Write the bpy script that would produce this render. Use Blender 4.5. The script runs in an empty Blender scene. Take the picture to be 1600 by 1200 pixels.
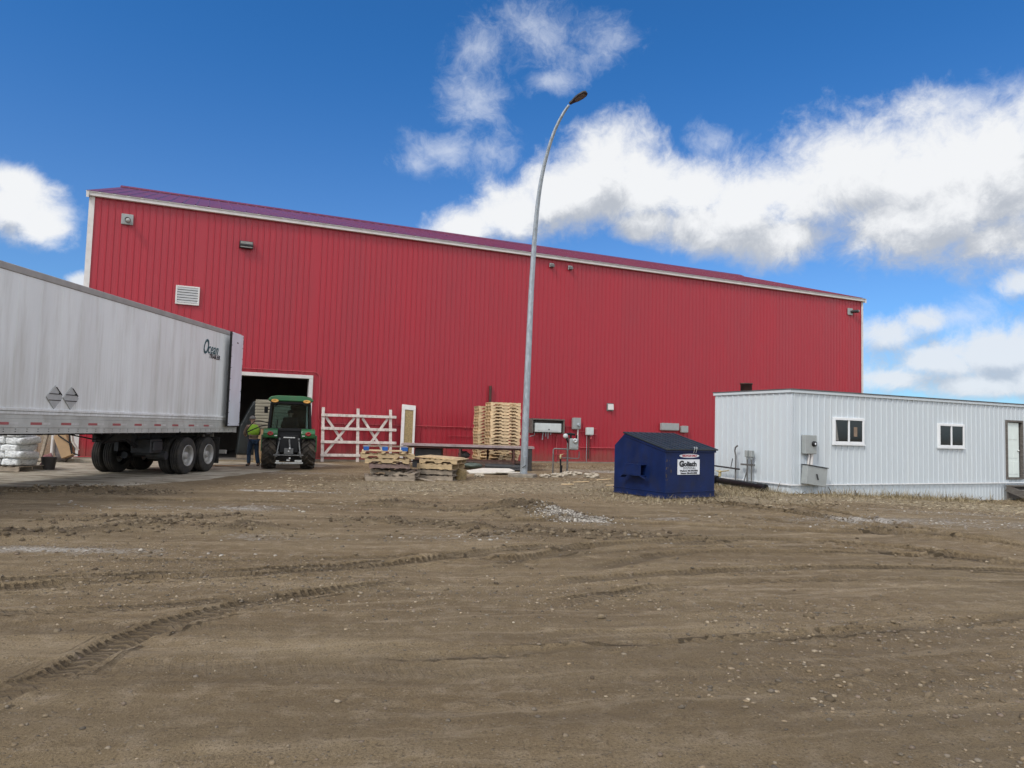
import bpy, math, random
import numpy as np
from mathutils import Vector, Matrix
R = math.radians
random.seed(7); rng = np.random.default_rng(11)
SC = bpy.context.scene
COL = SC.collection

# ------------------------------------------------------------------ camera
F, EYE, ROLL = 1110.0, 1.55, R(1.65)
P = math.atan(69.6 / F)
fw = Vector((0, math.cos(P), math.sin(P))); r0 = Vector((1, 0, 0)); u0 = r0.cross(fw)
cup = u0 * math.cos(ROLL) - r0 * math.sin(ROLL); crt = r0 * math.cos(ROLL) + u0 * math.sin(ROLL)
cd = bpy.data.cameras.new('camera'); cam = bpy.data.objects.new('camera', cd); COL.objects.link(cam)
m = Matrix((crt, cup, -fw)).transposed().to_4x4(); m.translation = (0, 0, EYE)
cam.matrix_world = m; cd.sensor_width = 36; cd.lens = 36 * F / 1600; cd.clip_end = 9000; cd.clip_start = .05
SC.camera = cam
def ray(x, y): return (fw + crt * ((x - 800) / F) - cup * ((y - 600) / F)).normalized()

# ------------------------------------------------------------------ node helpers
class NT:
    def __init__(s, tree): s.t = tree
    def n(s, typ, **kw):
        nd = s.t.nodes.new(typ)
        for k, v in kw.items(): setattr(nd, k, v)
        return nd
    def put(s, sock, v):
        if v is None: return
        if isinstance(v, bpy.types.NodeSocket): s.t.links.new(v, sock)
        elif isinstance(v, (tuple, list)) and sock.type == 'RGBA' and len(v) == 3: sock.default_value = (*v, 1)
        else: sock.default_value = v
    def math(s, op, a, b=None, c=None, clamp=False):
        nd = s.n('ShaderNodeMath', operation=op, use_clamp=clamp)
        s.put(nd.inputs[0], a); s.put(nd.inputs[1], b); s.put(nd.inputs[2], c)
        return nd.outputs[0]
    def vmath(s, op, a, b=None, c=None):
        nd = s.n('ShaderNodeVectorMath', operation=op)
        s.put(nd.inputs[0], a); s.put(nd.inputs[1], b); s.put(nd.inputs[2], c)
        return nd.outputs['Value'] if op in ('LENGTH', 'DOT_PRODUCT', 'DISTANCE') else nd.outputs[0]
    def mix(s, fac, a, b, blend='MIX'):
        nd = s.n('ShaderNodeMix', data_type='RGBA', blend_type=blend)
        s.put(nd.inputs[0], fac); s.put(nd.inputs[6], a); s.put(nd.inputs[7], b)
        return nd.outputs[2]
    def noise(s, vec, scale, detail=4, rough=.55, dim='3D'):
        nd = s.n('ShaderNodeTexNoise', noise_dimensions=dim)
        s.put(nd.inputs['Vector'], vec); s.put(nd.inputs['Scale'], scale); s.put(nd.inputs['Detail'], detail); s.put(nd.inputs['Roughness'], rough)
        return nd.outputs[0]
    def step(s, v, a, b, to0=0, to1=1):
        nd = s.n('ShaderNodeMapRange', interpolation_type='SMOOTHSTEP')
        s.put(nd.inputs[0], v)
        nd.inputs[1].default_value = a; nd.inputs[2].default_value = b; nd.inputs[3].default_value = to0; nd.inputs[4].default_value = to1
        return nd.outputs[0]
    def bump(s, h, dist=.01, strength=1, normal=None):
        nd = s.n('ShaderNodeBump'); s.put(nd.inputs['Height'], h); nd.inputs['Distance'].default_value = dist; nd.inputs['Strength'].default_value = strength
        s.put(nd.inputs['Normal'], normal); return nd.outputs[0]

def newmat(name):
    mt = bpy.data.materials.new(name); mt.use_nodes = True
    return mt, NT(mt.node_tree), mt.node_tree.nodes['Principled BSDF']
MATS = {}
def mat(name, col, rough=.6, metal=0., var=.12, scale=3., stretch=None, bump=0., bscale=60., dirt=None, spec=.5, random_obj=0., coat=0.):
    """Painted / worn surface: base colour with noise variation, optional dirt (colour, amount, scale, stretch)."""
    if name in MATS: return MATS[name]
    mt, t, bs = newmat(name)
    tc = t.n('ShaderNodeTexCoord').outputs['Object']
    v = t.vmath('MULTIPLY', tc, stretch) if stretch else tc
    nz = t.noise(v, scale, 6, .6)
    k = t.step(nz, .3, .7)
    c = t.mix(k, tuple(x * (1 - var) for x in col), tuple(min(1, x * (1 + var)) for x in col))
    if random_obj:
        oi = t.n('ShaderNodeObjectInfo').outputs['Random']
        f = t.math('MULTIPLY_ADD', oi, 2 * random_obj, 1 - random_obj)
        cx = t.n('ShaderNodeCombineColor'); [t.put(cx.inputs[i], f) for i in range(3)]
        c = t.mix(1., c, cx.outputs[0], 'MULTIPLY')
    if dirt:
        dc, amt, ds, dst = dirt
        dv = t.vmath('MULTIPLY', tc, dst) if dst else tc
        dn = t.noise(dv, ds, 8, .65)
        c = t.mix(t.math('MULTIPLY', t.step(dn, .45, .75), amt), c, dc)
    t.put(bs.inputs['Base Color'], c)
    t.put(bs.inputs['Roughness'], t.step(nz, .2, .8, max(.02, rough - .08), min(1, rough + .08)))
    bs.inputs['Metallic'].default_value = metal; bs.inputs['Specular IOR Level'].default_value = spec
    bs.inputs['Coat Weight'].default_value = coat
    if bump: t.put(bs.inputs['Normal'], t.bump(t.noise(v, bscale, 5, .6), bump))
    MATS[name] = mt
    return mt
def glass_mat(name, tint, gloss_rough=.02):
    mt = bpy.data.materials.new(name); mt.use_nodes = True; t = NT(mt.node_tree); mt.node_tree.nodes.clear()
    tr = t.n('ShaderNodeBsdfTransparent'); t.put(tr.inputs[0], tint)
    gl = t.n('ShaderNodeBsdfGlossy'); gl.inputs['Roughness'].default_value = gloss_rough
    fr = t.n('ShaderNodeFresnel'); fr.inputs[0].default_value = 1.5
    mx = t.n('ShaderNodeMixShader'); t.put(mx.inputs[0], fr.outputs[0]); t.put(mx.inputs[1], tr.outputs[0]); t.put(mx.inputs[2], gl.outputs[0])
    o = t.n('ShaderNodeOutputMaterial'); t.put(o.inputs[0], mx.outputs[0])
    return mt

# ------------------------------------------------------------------ object helpers
def tag(o, label=None, cat=None, group=None, kind=None):
    if label: o['label'] = label
    if cat: o['category'] = cat
    if group: o['group'] = group
    if kind: o['kind'] = kind
    return o
def empty(name, label, cat, loc=(0, 0, 0), rz=0., group=None, rot=None):
    o = bpy.data.objects.new(name, None); COL.objects.link(o); o.empty_display_size = .3
    o.location = loc; o.rotation_euler = rot if rot else (0, 0, rz)
    return tag(o, label, cat, group)
def link(name, me, mt=None, parent=None, smooth=False, bev=0., seg=1):
    o = bpy.data.objects.new(name, me); COL.objects.link(o)
    if mt is not None and not me.materials:
        for x in (mt if isinstance(mt, (list, tuple)) else [mt]): me.materials.append(x)
    if parent: o.parent = parent
    if smooth: me.polygons.foreach_set('use_smooth', [True] * len(me.polygons))
    if bev:
        b = o.modifiers.new('bevel', 'BEVEL'); b.width = bev; b.segments = seg; b.limit_method = 'ANGLE'; b.angle_limit = R(40)
    return o
class MB:
    def __init__(s): s.v = []; s.f = []; s.m = []; s.sm = []
    def add(s, vs, fs, mi=0, sm=False):
        b = len(s.v); s.v += [tuple(p) for p in vs]; s.f += [tuple(b + i for i in f) for f in fs]; s.m += [mi] * len(fs); s.sm += [sm] * len(fs)
        return s
    def box(s, x0, x1, y0, y1, z0, z1, mi=0, M=None):
        vs = [Vector((x, y, z)) for z in (z0, z1) for y in (y0, y1) for x in (x0, x1)]
        if M is not None: vs = [M @ p for p in vs]
        return s.add(vs, [(0, 2, 3, 1), (4, 5, 7, 6), (0, 1, 5, 4), (2, 6, 7, 3), (0, 4, 6, 2), (1, 3, 7, 5)], mi)
    def cbox(s, c, sz, mi=0, M=None):
        return s.box(c[0] - sz[0] / 2, c[0] + sz[0] / 2, c[1] - sz[1] / 2, c[1] + sz[1] / 2, c[2] - sz[2] / 2, c[2] + sz[2] / 2, mi, M)
    def bar(s, p0, p1, w, h, up=(0, 0, 1), mi=0):
        p0, p1 = Vector(p0), Vector(p1); d = (p1 - p0).normalized(); up = Vector(up)
        if abs(d.dot(up)) > .95: up = Vector((0, 1, 0))
        x = d.cross(up).normalized() * w / 2; y = x.cross(d).normalized() * h / 2
        vs = [p + a * x + b * y for p in (p0, p1) for a, b in ((-1, -1), (1, -1), (1, 1), (-1, 1))]
        return s.add(vs, [(0, 1, 2, 3), (7, 6, 5, 4), (0, 4, 5, 1), (1, 5, 6, 2), (2, 6, 7, 3), (3, 7, 4, 0)], mi)
    def tube(s, pts, r, n=8, mi=0, caps=True):
        pts = [Vector(p) for p in pts]; k = len(pts); rr = r if isinstance(r, (list, tuple)) else [r] * k
        up = Vector((0, 0, 1)); vs = []; px = None
        for i, p in enumerate(pts):
            d = (pts[min(i + 1, k - 1)] - pts[max(i - 1, 0)]).normalized()
            if px is None:
                a = up if abs(d.z) < .9 else Vector((0, 1, 0)); px = d.cross(a).normalized()
            px = (px - d * px.dot(d)).normalized(); py = d.cross(px)
            vs += [p + (px * math.cos(2 * math.pi * j / n) + py * math.sin(2 * math.pi * j / n)) * rr[i] for j in range(n)]
        fs = [(i * n + j, i * n + (j + 1) % n, (i + 1) * n + (j + 1) % n, (i + 1) * n + j) for i in range(k - 1) for j in range(n)]
        s.add(vs, fs, mi, True)
        if caps:
            s.add(vs[:n], [tuple(range(n - 1, -1, -1))], mi); s.add(vs[-n:], [tuple(range(n))], mi)
        return s
    def lathe(s, prof, n=24, axis='X', c=(0, 0, 0), mi=0, sm=True):
        """prof: list of (a, r): a along the axis."""
        c = Vector(c); vs = []
        for a, r in prof:
            for j in range(n):
                q = 2 * math.pi * j / n; u, w = r * math.cos(q), r * math.sin(q)
                vs.append(c + (Vector((a, u, w)) if axis == 'X' else Vector((u, a, w)) if axis == 'Y' else Vector((u, w, a))))
        fs = [(i * n + j, i * n + (j + 1) % n, (i + 1) * n + (j + 1) % n, (i + 1) * n + j) for i in range(len(prof) - 1) for j in range(n)]
        return s.add(vs, fs, mi, sm)
    def prism(s, poly, x0, x1, axis='X', mi=0):
        """poly in the plane across `axis`; X: (y,z)  Y: (x,z)  Z: (x,y)."""
        n = len(poly)
        def q(a, p): return (a, p[0], p[1]) if axis == 'X' else (p[0], a, p[1]) if axis == 'Y' else (p[0], p[1], a)
        vs = [q(x0, p) for p in poly] + [q(x1, p) for p in poly]
        fs = [tuple(range(n - 1, -1, -1)), tuple(range(n, 2 * n))] + [(i, (i + 1) % n, n + (i + 1) % n, n + i) for i in range(n)]
        return s.add(vs, fs, mi)
    def ball(s, c, r, n=10, k=7, mi=0):
        c = Vector(c); rx, ry, rz = r if isinstance(r, (tuple, list)) else (r, r, r)
        prof = [(math.pi * i / k) for i in range(k + 1)]
        vs = [c + Vector((rx * math.sin(a) * math.cos(2 * math.pi * j / n), ry * math.sin(a) * math.sin(2 * math.pi * j / n), rz * math.cos(a))) for a in prof for j in range(n)]
        return s.add(vs, [(i * n + j, (i + 1) * n + j, (i + 1) * n + (j + 1) % n, i * n + (j + 1) % n) for i in range(k) for j in range(n)], mi, True)
    def xf(s, M):
        s.v = [tuple(M @ Vector(p)) for p in s.v]; return s
    def mesh(s, name):
        me = bpy.data.meshes.new(name); me.from_pydata(s.v, [], s.f); me.update()
        me.polygons.foreach_set('material_index', s.m); me.polygons.foreach_set('use_smooth', s.sm)
        return me
    def build(s, name, mt, parent=None, bev=0., seg=1, fix=True):
        me = s.mesh(name)
        if fix:
            import bmesh
            bm = bmesh.new(); bm.from_mesh(me); bmesh.ops.recalc_face_normals(bm, faces=bm.faces); bm.to_mesh(me); bm.free()
        return link(name, me, mt, parent, False, bev, seg)
def text(name, s, size, mt, parent, right, up, pos, shear=0., xscale=1., bold=0., align='CENTER', spacing=1.):
    cu = bpy.data.curves.new(name, 'FONT'); cu.body = s; cu.size = size; cu.shear = shear; cu.align_x = align; cu.align_y = 'CENTER'
    cu.offset = bold; cu.space_character = spacing; cu.resolution_u = 3; cu.extrude = .0015
    tmp = bpy.data.objects.new('tmp', cu); COL.objects.link(tmp)
    bpy.context.view_layer.update()
    me = bpy.data.meshes.new_from_object(tmp.evaluated_get(bpy.context.evaluated_depsgraph_get()))
    bpy.data.objects.remove(tmp); bpy.data.curves.remove(cu)
    right, up = Vector(right), Vector(up); M = Matrix((right * xscale, up, right.cross(up))).transposed().to_4x4(); M.translation = pos
    me.transform(M); me.materials.clear()
    return link(name, me, mt, parent)
def copy_tree(o, parent=None):
    c = o.copy(); COL.objects.link(c)
    if parent: c.parent = parent
    for ch in list(o.children): copy_tree(ch, c)
    return c
ORD = ['topmost', 'second', 'third', 'fourth', 'fifth', 'sixth', 'seventh', 'eighth', 'ninth', 'tenth', 'eleventh', 'twelfth', 'thirteenth', 'fourteenth', 'fifteenth', 'sixteenth', 'seventeenth', 'eighteenth']

# ------------------------------------------------------------------ materials
red_siding = mat('red_siding', (.385, .018, .033), .42, 0, .05, .6, (1, 1, .25), dirt=((.26, .03, .037), .25, 1.2, (1, 1, .2)))
red_roof = mat('red_roof_metal', (.17, .012, .026), .34, 0, .06, .8, spec=.8)
def extend(mt, fn):
    t = NT(mt.node_tree); bs = mt.node_tree.nodes['Principled BSDF']; src = bs.inputs['Base Color'].links[0].from_socket
    p_ = t.n('ShaderNodeTexCoord').outputs['Object']; x_ = t.n('ShaderNodeSeparateXYZ'); t.put(x_.inputs[0], p_)
    t.put(bs.inputs['Base Color'], fn(t, src, p_, x_.outputs))
def _sheets(t, c, p_, x):
    k = t.math('FLOOR', t.math('DIVIDE', x[0], .9144)); wn_ = t.n('ShaderNodeTexWhiteNoise', noise_dimensions='1D'); t.put(wn_.inputs['W'], k)
    c = t.mix(t.math('MULTIPLY', wn_.outputs[0], .20), c, (.29, .030, .045))
    c = t.mix(t.math('MULTIPLY', t.step(t.math('MULTIPLY_ADD', t.noise(t.vmath('MULTIPLY', p_, (1, 1, .5)), 2.5, 6, .65), -1.6, x[2]), .1, -.75), .55), c, (.20, .10, .07))
    return c
extend(red_siding, _sheets)
white_trim = mat('white_trim', (.66, .63, .60), .5, 0, .06, 3, dirt=((.45, .38, .32), .3, 4, None))
foundation = mat('foundation_concrete', (.30, .26, .20), .9, 0, .2, 4, bump=.01, bscale=40, dirt=((.13, .10, .07), .8, 2, None))
interior = mat('interior_panel', (.16, .14, .12), .9, 0, .2, 1)
white_siding = mat('white_siding', (.58, .63, .655), .5, 0, .04, 1.2, (1, 1, .2), dirt=((.44, .43, .40), .25, 1.2, (1, 1, .2)))
white_gloss = mat('white_vinyl', (.82, .83, .83), .35, 0, .03, 4)
roof_grey = mat('roof_membrane', (.10, .10, .10), .8, 0, .2, 3)
galv = mat('galvanised_steel', (.36, .395, .42), .5, .5, .22, 14, (1, 1, .35), dirt=((.30, .32, .33), .4, 5, None))
galv_dark = mat('weathered_steel', (.17, .17, .165), .55, .5, .2, 10)
elec_grey = mat('grey_enamel', (.33, .35, .34), .45, 0, .06, 5, dirt=((.2, .19, .17), .3, 7, None))
elec_pale = mat('pale_enamel', (.58, .62, .60), .45, 0, .05, 5)
dark_metal = mat('dark_steel', (.035, .035, .037), .55, .3, .25, 8, dirt=((.09, .07, .05), .5, 5, None))
black_plastic = mat('black_plastic', (.010, .010, .011), .5, 0, .2, 8, spec=.3)
rust = mat('rusty_steel', (.095, .042, .032), .75, .2, .35, 5, bump=.004, dirt=((.05, .035, .03), .7, 9, None))
table_steel = mat('worn_table_steel', (.40, .32, .31), .38, .35, .25, 2.5, dirt=((.16, .10, .08), .6, 5, None))
alu = mat('trailer_aluminium', (.76, .77, .755), .5, 0, .05, .8, (1, 1, .3), dirt=((.46, .44, .39), .6, 2.2, (1, 1.2, .12)))
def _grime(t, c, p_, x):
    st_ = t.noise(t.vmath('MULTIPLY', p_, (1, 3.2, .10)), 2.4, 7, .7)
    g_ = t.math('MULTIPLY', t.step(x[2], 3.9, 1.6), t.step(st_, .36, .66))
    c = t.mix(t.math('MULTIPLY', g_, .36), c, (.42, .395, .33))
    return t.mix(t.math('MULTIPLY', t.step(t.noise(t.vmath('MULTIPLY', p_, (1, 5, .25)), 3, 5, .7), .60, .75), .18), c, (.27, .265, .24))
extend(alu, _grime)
alu_dirty = mat('dirty_aluminium', (.44, .435, .40), .6, 0, .12, 2, (1, 1, .6), dirt=((.30, .275, .23), .55, 3, (1, 1, .5)))
alu_rail = mat('grey_rail', (.33, .31, .29), .6, 0, .1, 3)
door_paint = mat('bright_door_paint', (.70, .73, .78), .4, 0, .04, 2, dirt=((.5, .5, .52), .3, 3, (1, 1, .3)))
rubber = mat('tyre_rubber', (.030, .028, .026), .85, 0, .3, 6, dirt=((.085, .07, .05), .6, 4, None), spec=.3)
rubber_mud = mat('muddy_rubber', (.040, .035, .030), .9, 0, .3, 6, dirt=((.11, .085, .06), .75, 5, None), spec=.2)
rim_grey = mat('wheel_rim', (.36, .35, .33), .5, .4, .15, 6, dirt=((.16, .14, .11), .6, 6, None))
refl_red = mat('red_reflector', (.36, .10, .10), .4, 0, .1, 8)
refl_white = mat('white_reflector', (.52, .51, .48), .4, 0, .1, 8)
placard = mat('placard_grey', (.40, .40, .385), .6, 0, .1, 6)
teal = mat('teal_decal', (.010, .085, .10), .5, 0, .05, 4)
ink = mat('black_decal', (.015, .015, .02), .5, 0, .05, 4)
navy = mat('navy_paint', (.004, .0155, .076), .45, 0, .2, 2.5, dirt=((.014, .018, .045), .8, 3.5, (1, 1, .5)), spec=.25)
navy_rust = mat('navy_scuffs', (.060, .045, .04), .6, 0, .3, 12)
lid_plastic = mat('lid_plastic', (.012, .018, .024), .5, 0, .2, 4, dirt=((.04, .045, .05), .5, 3, None))
sign_white = mat('sign_white', (.80, .82, .84), .4, 0, .02, 5)
sign_red = mat('sign_red', (.50, .03, .04), .4, 0, .05, 5)
wood_new = mat('new_pallet_wood', (.66, .49, .29), .75, 0, .18, 5, (1, 1, 3), random_obj=.14, bump=.002, dirt=((.36, .24, .12), .5, 6, None))
wood_mid = mat('used_pallet_wood', (.50, .37, .21), .8, 0, .2, 5, (1, 1, 3), random_obj=.12, bump=.002, dirt=((.20, .15, .10), .55, 6, None))
wood_old = mat('grey_weathered_wood', (.30, .245, .185), .85, 0, .25, 5, (1, 1, 3), random_obj=.15, bump=.003, dirt=((.13, .10, .07), .5, 6, None))
wood_pink = mat('stained_pallet_wood', (.22, .15, .13), .85, 0, .25, 5, (1, 1, 3), bump=.003, dirt=((.10, .08, .06), .5, 6, None))
wood_flake = mat('flaking_white_wood', (.62, .54, .49), .8, 0, .12, 6, (1, 1, 1), bump=.003, dirt=((.26, .19, .15), .75, 9, (1, 1, .6)))
wood_grey2 = mat('dark_step_wood', (.13, .115, .10), .85, 0, .3, 6, (1, 1, 4), bump=.003)
blue_block = mat('blue_paint', (.010, .095, .36), .6, 0, .2, 6, dirt=((.06, .10, .16), .4, 8, None))
osb = mat('chipboard_panel', (.29, .21, .095), .8, 0, .3, 14, dirt=((.16, .13, .07), .6, 3, None))
tractor_green = mat('green_tractor_paint', (.018, .120, .036), .35, 0, .08, 4, dirt=((.08, .10, .05), .3, 6, None), coat=.3)
lamp_red = mat('red_lens', (.28, .012, .012), .25, 0, .1, 8)
lamp_amber = mat('amber_lens', (.70, .36, .08), .3, 0, .1, 8)
chrome = mat('bare_steel', (.62, .62, .60), .3, .8, .1, 8)
skin_m = mat('skin', (.42, .25, .18), .55, 0, .06, 10)
hivis = mat('hi_vis_cloth', (.36, .62, .05), .8, 0, .12, 10, bump=.006, bscale=14)
denim = mat('denim', (.022, .045, .085), .85, 0, .25, 12, bump=.005, bscale=20)
dark_cloth = mat('dark_cloth', (.022, .024, .028), .85, 0, .2, 10, bump=.005, bscale=16)
tan_cloth = mat('tan_cloth', (.24, .17, .12), .85, 0, .15, 10)
grey_cloth = mat('grey_cloth', (.22, .21, .19), .85, 0, .15, 10)
leather = mat('dark_leather', (.025, .02, .016), .6, 0, .2, 10)
card = mat('cardboard', (.40, .26, .14), .8, 0, .08, 4, random_obj=.06)
wrap_grey = mat('grey_plastic_wrap', (.022, .026, .026), .35, 0, .4, 3, (1, 1, .5), bump=.03, bscale=6)
wrap_pale = mat('plastic_wrapped_load', (.30, .27, .20), .45, 0, .25, 2.5, (.6, .6, 5), bump=.02, bscale=5)
sack = mat('white_woven_sack', (.78, .79, .78), .4, 0, .1, 5, bump=.05, bscale=9, dirt=((.16, .17, .18), .8, 9, (1, 1, 2.2)))
tarp_green = mat('green_tarp', (.10, .125, .105), .6, 0, .3, 4, bump=.02, bscale=8)
tarp_grey = mat('grey_tarp', (.15, .13, .125), .7, 0, .35, 3, bump=.03, bscale=6)
foam = mat('pale_sheet', (.66, .62, .54), .7, 0, .12, 4, dirt=((.35, .30, .22), .5, 4, None))
rubble_m = mat('broken_concrete', (.46, .40, .31), .9, 0, .2, 7, bump=.01, dirt=((.2, .15, .1), .5, 5, None))
brass = mat('yellow_valve', (.50, .42, .22), .5, .2, .2, 9)
pipe_pink = mat('red_painted_conduit', (.42, .055, .065), .35, 0, .1, 5)
conc_light = mat('pole_concrete', (.24, .21, .165), .9, 0, .2, 5, bump=.01, dirt=((.12, .09, .06), .7, 4, None))
tractor_glass = glass_mat('cab_glass', (.62, .72, .72))
pane_dark = mat('dark_window_glass', (.012, .012, .013), .06, 0, .3, 3, spec=.6)
lens_mat = mat('lamp_lens', (.34, .34, .32), .2, 0, .1, 8)
door_white = mat('door_enamel', (.76, .83, .78), .4, 0, .03, 3)
bucket_m = mat('bucket_plastic', (.05, .045, .045), .6, 0, .2, 6)

# ------------------------------------------------------------------ terrain
def _h(ix, iy, seed):
    n = (ix.astype(np.int64) * 374761393 + iy.astype(np.int64) * 668265263 + seed * 144665) & 0xffffffff
    n = ((n ^ (n >> 13)) * 1274126177) & 0xffffffff
    return ((n ^ (n >> 16)) & 0xffff) / 65535.0
def vnoise(x, y, seed=0):
    ix, iy = np.floor(x), np.floor(y); fx, fy = x - ix, y - iy
    fx = fx * fx * (3 - 2 * fx); fy = fy * fy * (3 - 2 * fy)
    a, b = _h(ix, iy, seed), _h(ix + 1, iy, seed); c, d = _h(ix, iy + 1, seed), _h(ix + 1, iy + 1, seed)
    return (a + (b - a) * fx) * (1 - fy) + (c + (d - c) * fx) * fy
def fbm(x, y, f, octs=4, seed=0, g=.5):
    o = 0; a = 1; t = 0
    for k in range(octs):
        o = o + a * (vnoise(x * f + 17.3 * k, y * f - 9.1 * k, seed + k) - .5); t += a; a *= g; f *= 2.03
    return o / t
def sstep(a, b, x):
    t = np.clip((x - a) / (b - a), 0, 1); return t * t * (3 - 2 * t)
def polyline(x, y, pts):
    """distance (signed) and length along a polyline"""
    best = np.full(x.shape, 1e9); sg = np.zeros(x.shape); al = np.zeros(x.shape); acc = 0.
    for (ax, ay), (bx, by) in zip(pts[:-1], pts[1:]):
        dx, dy = bx - ax, by - ay; L = math.hypot(dx, dy)
        t = np.clip(((x - ax) * dx + (y - ay) * dy) / L ** 2, 0, 1)
        d = np.hypot(x - ax - t * dx, y - ay - t * dy)
        s = np.sign((x - ax) * dy - (y - ay) * dx)
        m = d < best; best = np.where(m, d, best); sg = np.where(m, s, sg); al = np.where(m, acc + t * L, al); acc += L
    return best, sg, al, acc
def smooth_pts(p, k=6):
    p = np.array(p, float); out = []
    q = np.vstack([2 * p[0] - p[1], p, 2 * p[-1] - p[-2]])
    for i in range(1, len(q) - 2):
        for t in np.linspace(0, 1, k, endpoint=False):
            out.append(.5 * (2 * q[i] + (q[i + 1] - q[i - 1]) * t + (2 * q[i - 1] - 5 * q[i] + 4 * q[i + 1] - q[i + 2]) * t * t + (-q[i - 1] + 3 * q[i] - 3 * q[i + 1] + q[i + 2]) * t ** 3))
    out.append(p[-1]); return [tuple(a) for a in out]
# tyre tracks: (points, half width, depth, tread strength)
TRACKS = [
    ([(-3.4, 2.6), (-2.95, 3.4), (-2.75, 3.99), (-2.66, 4.41), (-2.63, 5.07), (-2.48, 5.62), (-2.16, 6.11), (-1.6, 6.7), (-.8, 7.3)], .125, .022, 1.0),
    ([(-6.5, 5.6), (-4.46, 6.37), (-3.61, 6.88), (-2.52, 7.27), (-1.61, 7.84), (0, 9.0)], .15, .026, 1.0),
    ([(-7, 5.9), (-4.7, 6.71), (-3.14, 7.21), (-2.43, 7.58), (-1.0, 8.4)], .11, .020, .8),
    ([(-1.84, 6.7), (-1.49, 7.26)], .13, .018, .8),
    ([(-1.24, 8.11), (-.7, 8.52), (.06, 9.27), (1.0, 9.8)], .14, .022, .6),
    ([(-.5, 8.3), (.29, 8.67), (1.37, 9.8), (3.09, 10.62), (4.83, 10.7), (6.77, 9.42), (8.5, 8.0)], .16, .035, .3),
    ([(.6, 7.9), (1.4, 8.5), (2.2, 9.25), (3.5, 9.65), (5.27, 9.75), (6.84, 9.52)], .14, .030, .3),
    ([(.2, 7.2), (1.75, 7.94), (3.87, 8.57), (5.93, 8.79), (8, 8.7)], .13, .022, .5),
    ([(.1, 6.2), (1.04, 6.93), (2.05, 7.49)], .13, .016, .6),
    ([(3.9, 16.0), (4.32, 15.84), (5.23, 15.2), (6.14, 13.6), (6.58, 12.17), (7.68, 10.68), (9, 9)], .19, .055, .3),
    ([(5.6, 17), (6.3, 16.38), (6.93, 14.48), (7.08, 12.66), (8, 11)], .18, .050, .3),
    ([(-9, 5.0), (-3, 5.3), (2, 5.6), (7, 6.6)], .16, .006, 0),
    ([(-6, 4.2), (0, 4.6), (3, 5.0), (9, 6.0)], .2, .006, 0),
    ([(-1.2, 4.7), (-.5, 4.9), (.8, 5.25), (1.9, 5.55), (4.2, 6.3), (6, 7.2)], .07, .014, 0),
    ([(-5.2, 5.3), (-3.2, 5.85), (-1.9, 6.5), (-.6, 7.4)], .08, .012, .4),
    ([(-4.8, 7.6), (-2.6, 8.1), (-.4, 8.9), (1.6, 9.9), (3.6, 10.4)], .09, .016, .3),
    ([(-.8, 7.6), (.9, 8.9), (2.6, 9.9), (4.6, 10.1), (6.6, 9.2), (8, 8.2)], .06, .016, .2),
    ([(.4, 6.8), (2.2, 7.5), (4.4, 8.0), (7, 8.1)], .06, .014, .2),
    ([(1, 4.2), (2.4, 4.6), (4.5, 5.4)], .08, .010, .2),
    ([(2.5, 14.2), (4.2, 13.6), (6, 12.2), (8, 10.6)], .12, .03, .3),
    ([(-.5, 12.0), (2, 12.2), (5, 11.8), (8, 11.9)], .2, .03, .2),
    ([(-8, 13.6), (-4, 13.9), (0, 13.2), (3, 12.9)], .2, .02, .3),
]
TRACKS = [(smooth_pts(p), w, d, t) for p, w, d, t in TRACKS]
# ridges of churned, lumpy mud: (points, half width, height)
BERMS = [([(-2.5, 11.6), (-1.15, 11.33), (-.33, 10.93), (1.04, 10.85), (2.2, 11.0)], .24, .085),
         ([(-7.2, 9.1), (-5.9, 9.56), (-5.31, 10.05), (-4.7, 10.7)], .30, .10), ([(-6.6, 10.6), (-5.5, 10.9), (-4.4, 11.6)], .22, .07),
         ([(-.6, 13.4), (.2, 13.6), (1.2, 13.1)], .3, .10), ([(4.2, 16.2), (5.6, 15.4), (6.4, 13.6)], .12, .07),
         ([(-13, 14.2), (-9.5, 14.6), (-7.5, 15.2)], .35, .10), ([(-.5, 10.4), (1.5, 10.5), (3, 10.9)], .14, .04)]
# mounds: x, y, rx, ry, height, paleness
MOUNDS = [(-3.72, 10.2, .50, .42, .11, 0), (.95, 12.75, .40, .46, .12, 1), (.25, 13.3, .75, .7, .15, 0), (1.45, 12.3, .30, .28, .04, 1), (-2.2, 14.2, .6, .4, .06, 0), (-9, 15.3, .9, .5, .06, 0)]
# pale gravel / dust patches: x, y, rx, ry, strength
PALE = [(-2.9, 17.2, 1.6, .8, .45), (-4.0, 13.2, 2.5, .8, .3), (3.5, 10.2, 2.0, .35, .35), (5.2, 13.0, 2.2, .8, .4), (-1.5, 9.9, 1.6, .3, .3), (-5.4, 8.35, 2.2, .28, .75), (-5.2, 16.1, .9, .30, 1.6), (-3.6, 15.9, .7, .25, .6), (8.6, 13.6, 2.6, .9, .75), (6.8, 13.9, .9, .4, .7), (-6.6, 12.4, 1.6, .5, .45), (10.5, 15.8, 4, .8, .55),
        (-4.6, 12.6, .8, .4, .45), (1.5, 12.1, .6, .35, .7), (-.3, 10.2, .8, .3, .4), (2.9, 12.9, .4, .25, .8), (-3.4, 9.6, 1.1, .25, .4), (-6.5, 22, 3, 1.6, .5), (4.2, 27.5, 4.0, 1.6, .85), (2.5, 23.8, 1.0, .7, .6), (5.5, 31, 4, 1.4, .6)]
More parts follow.
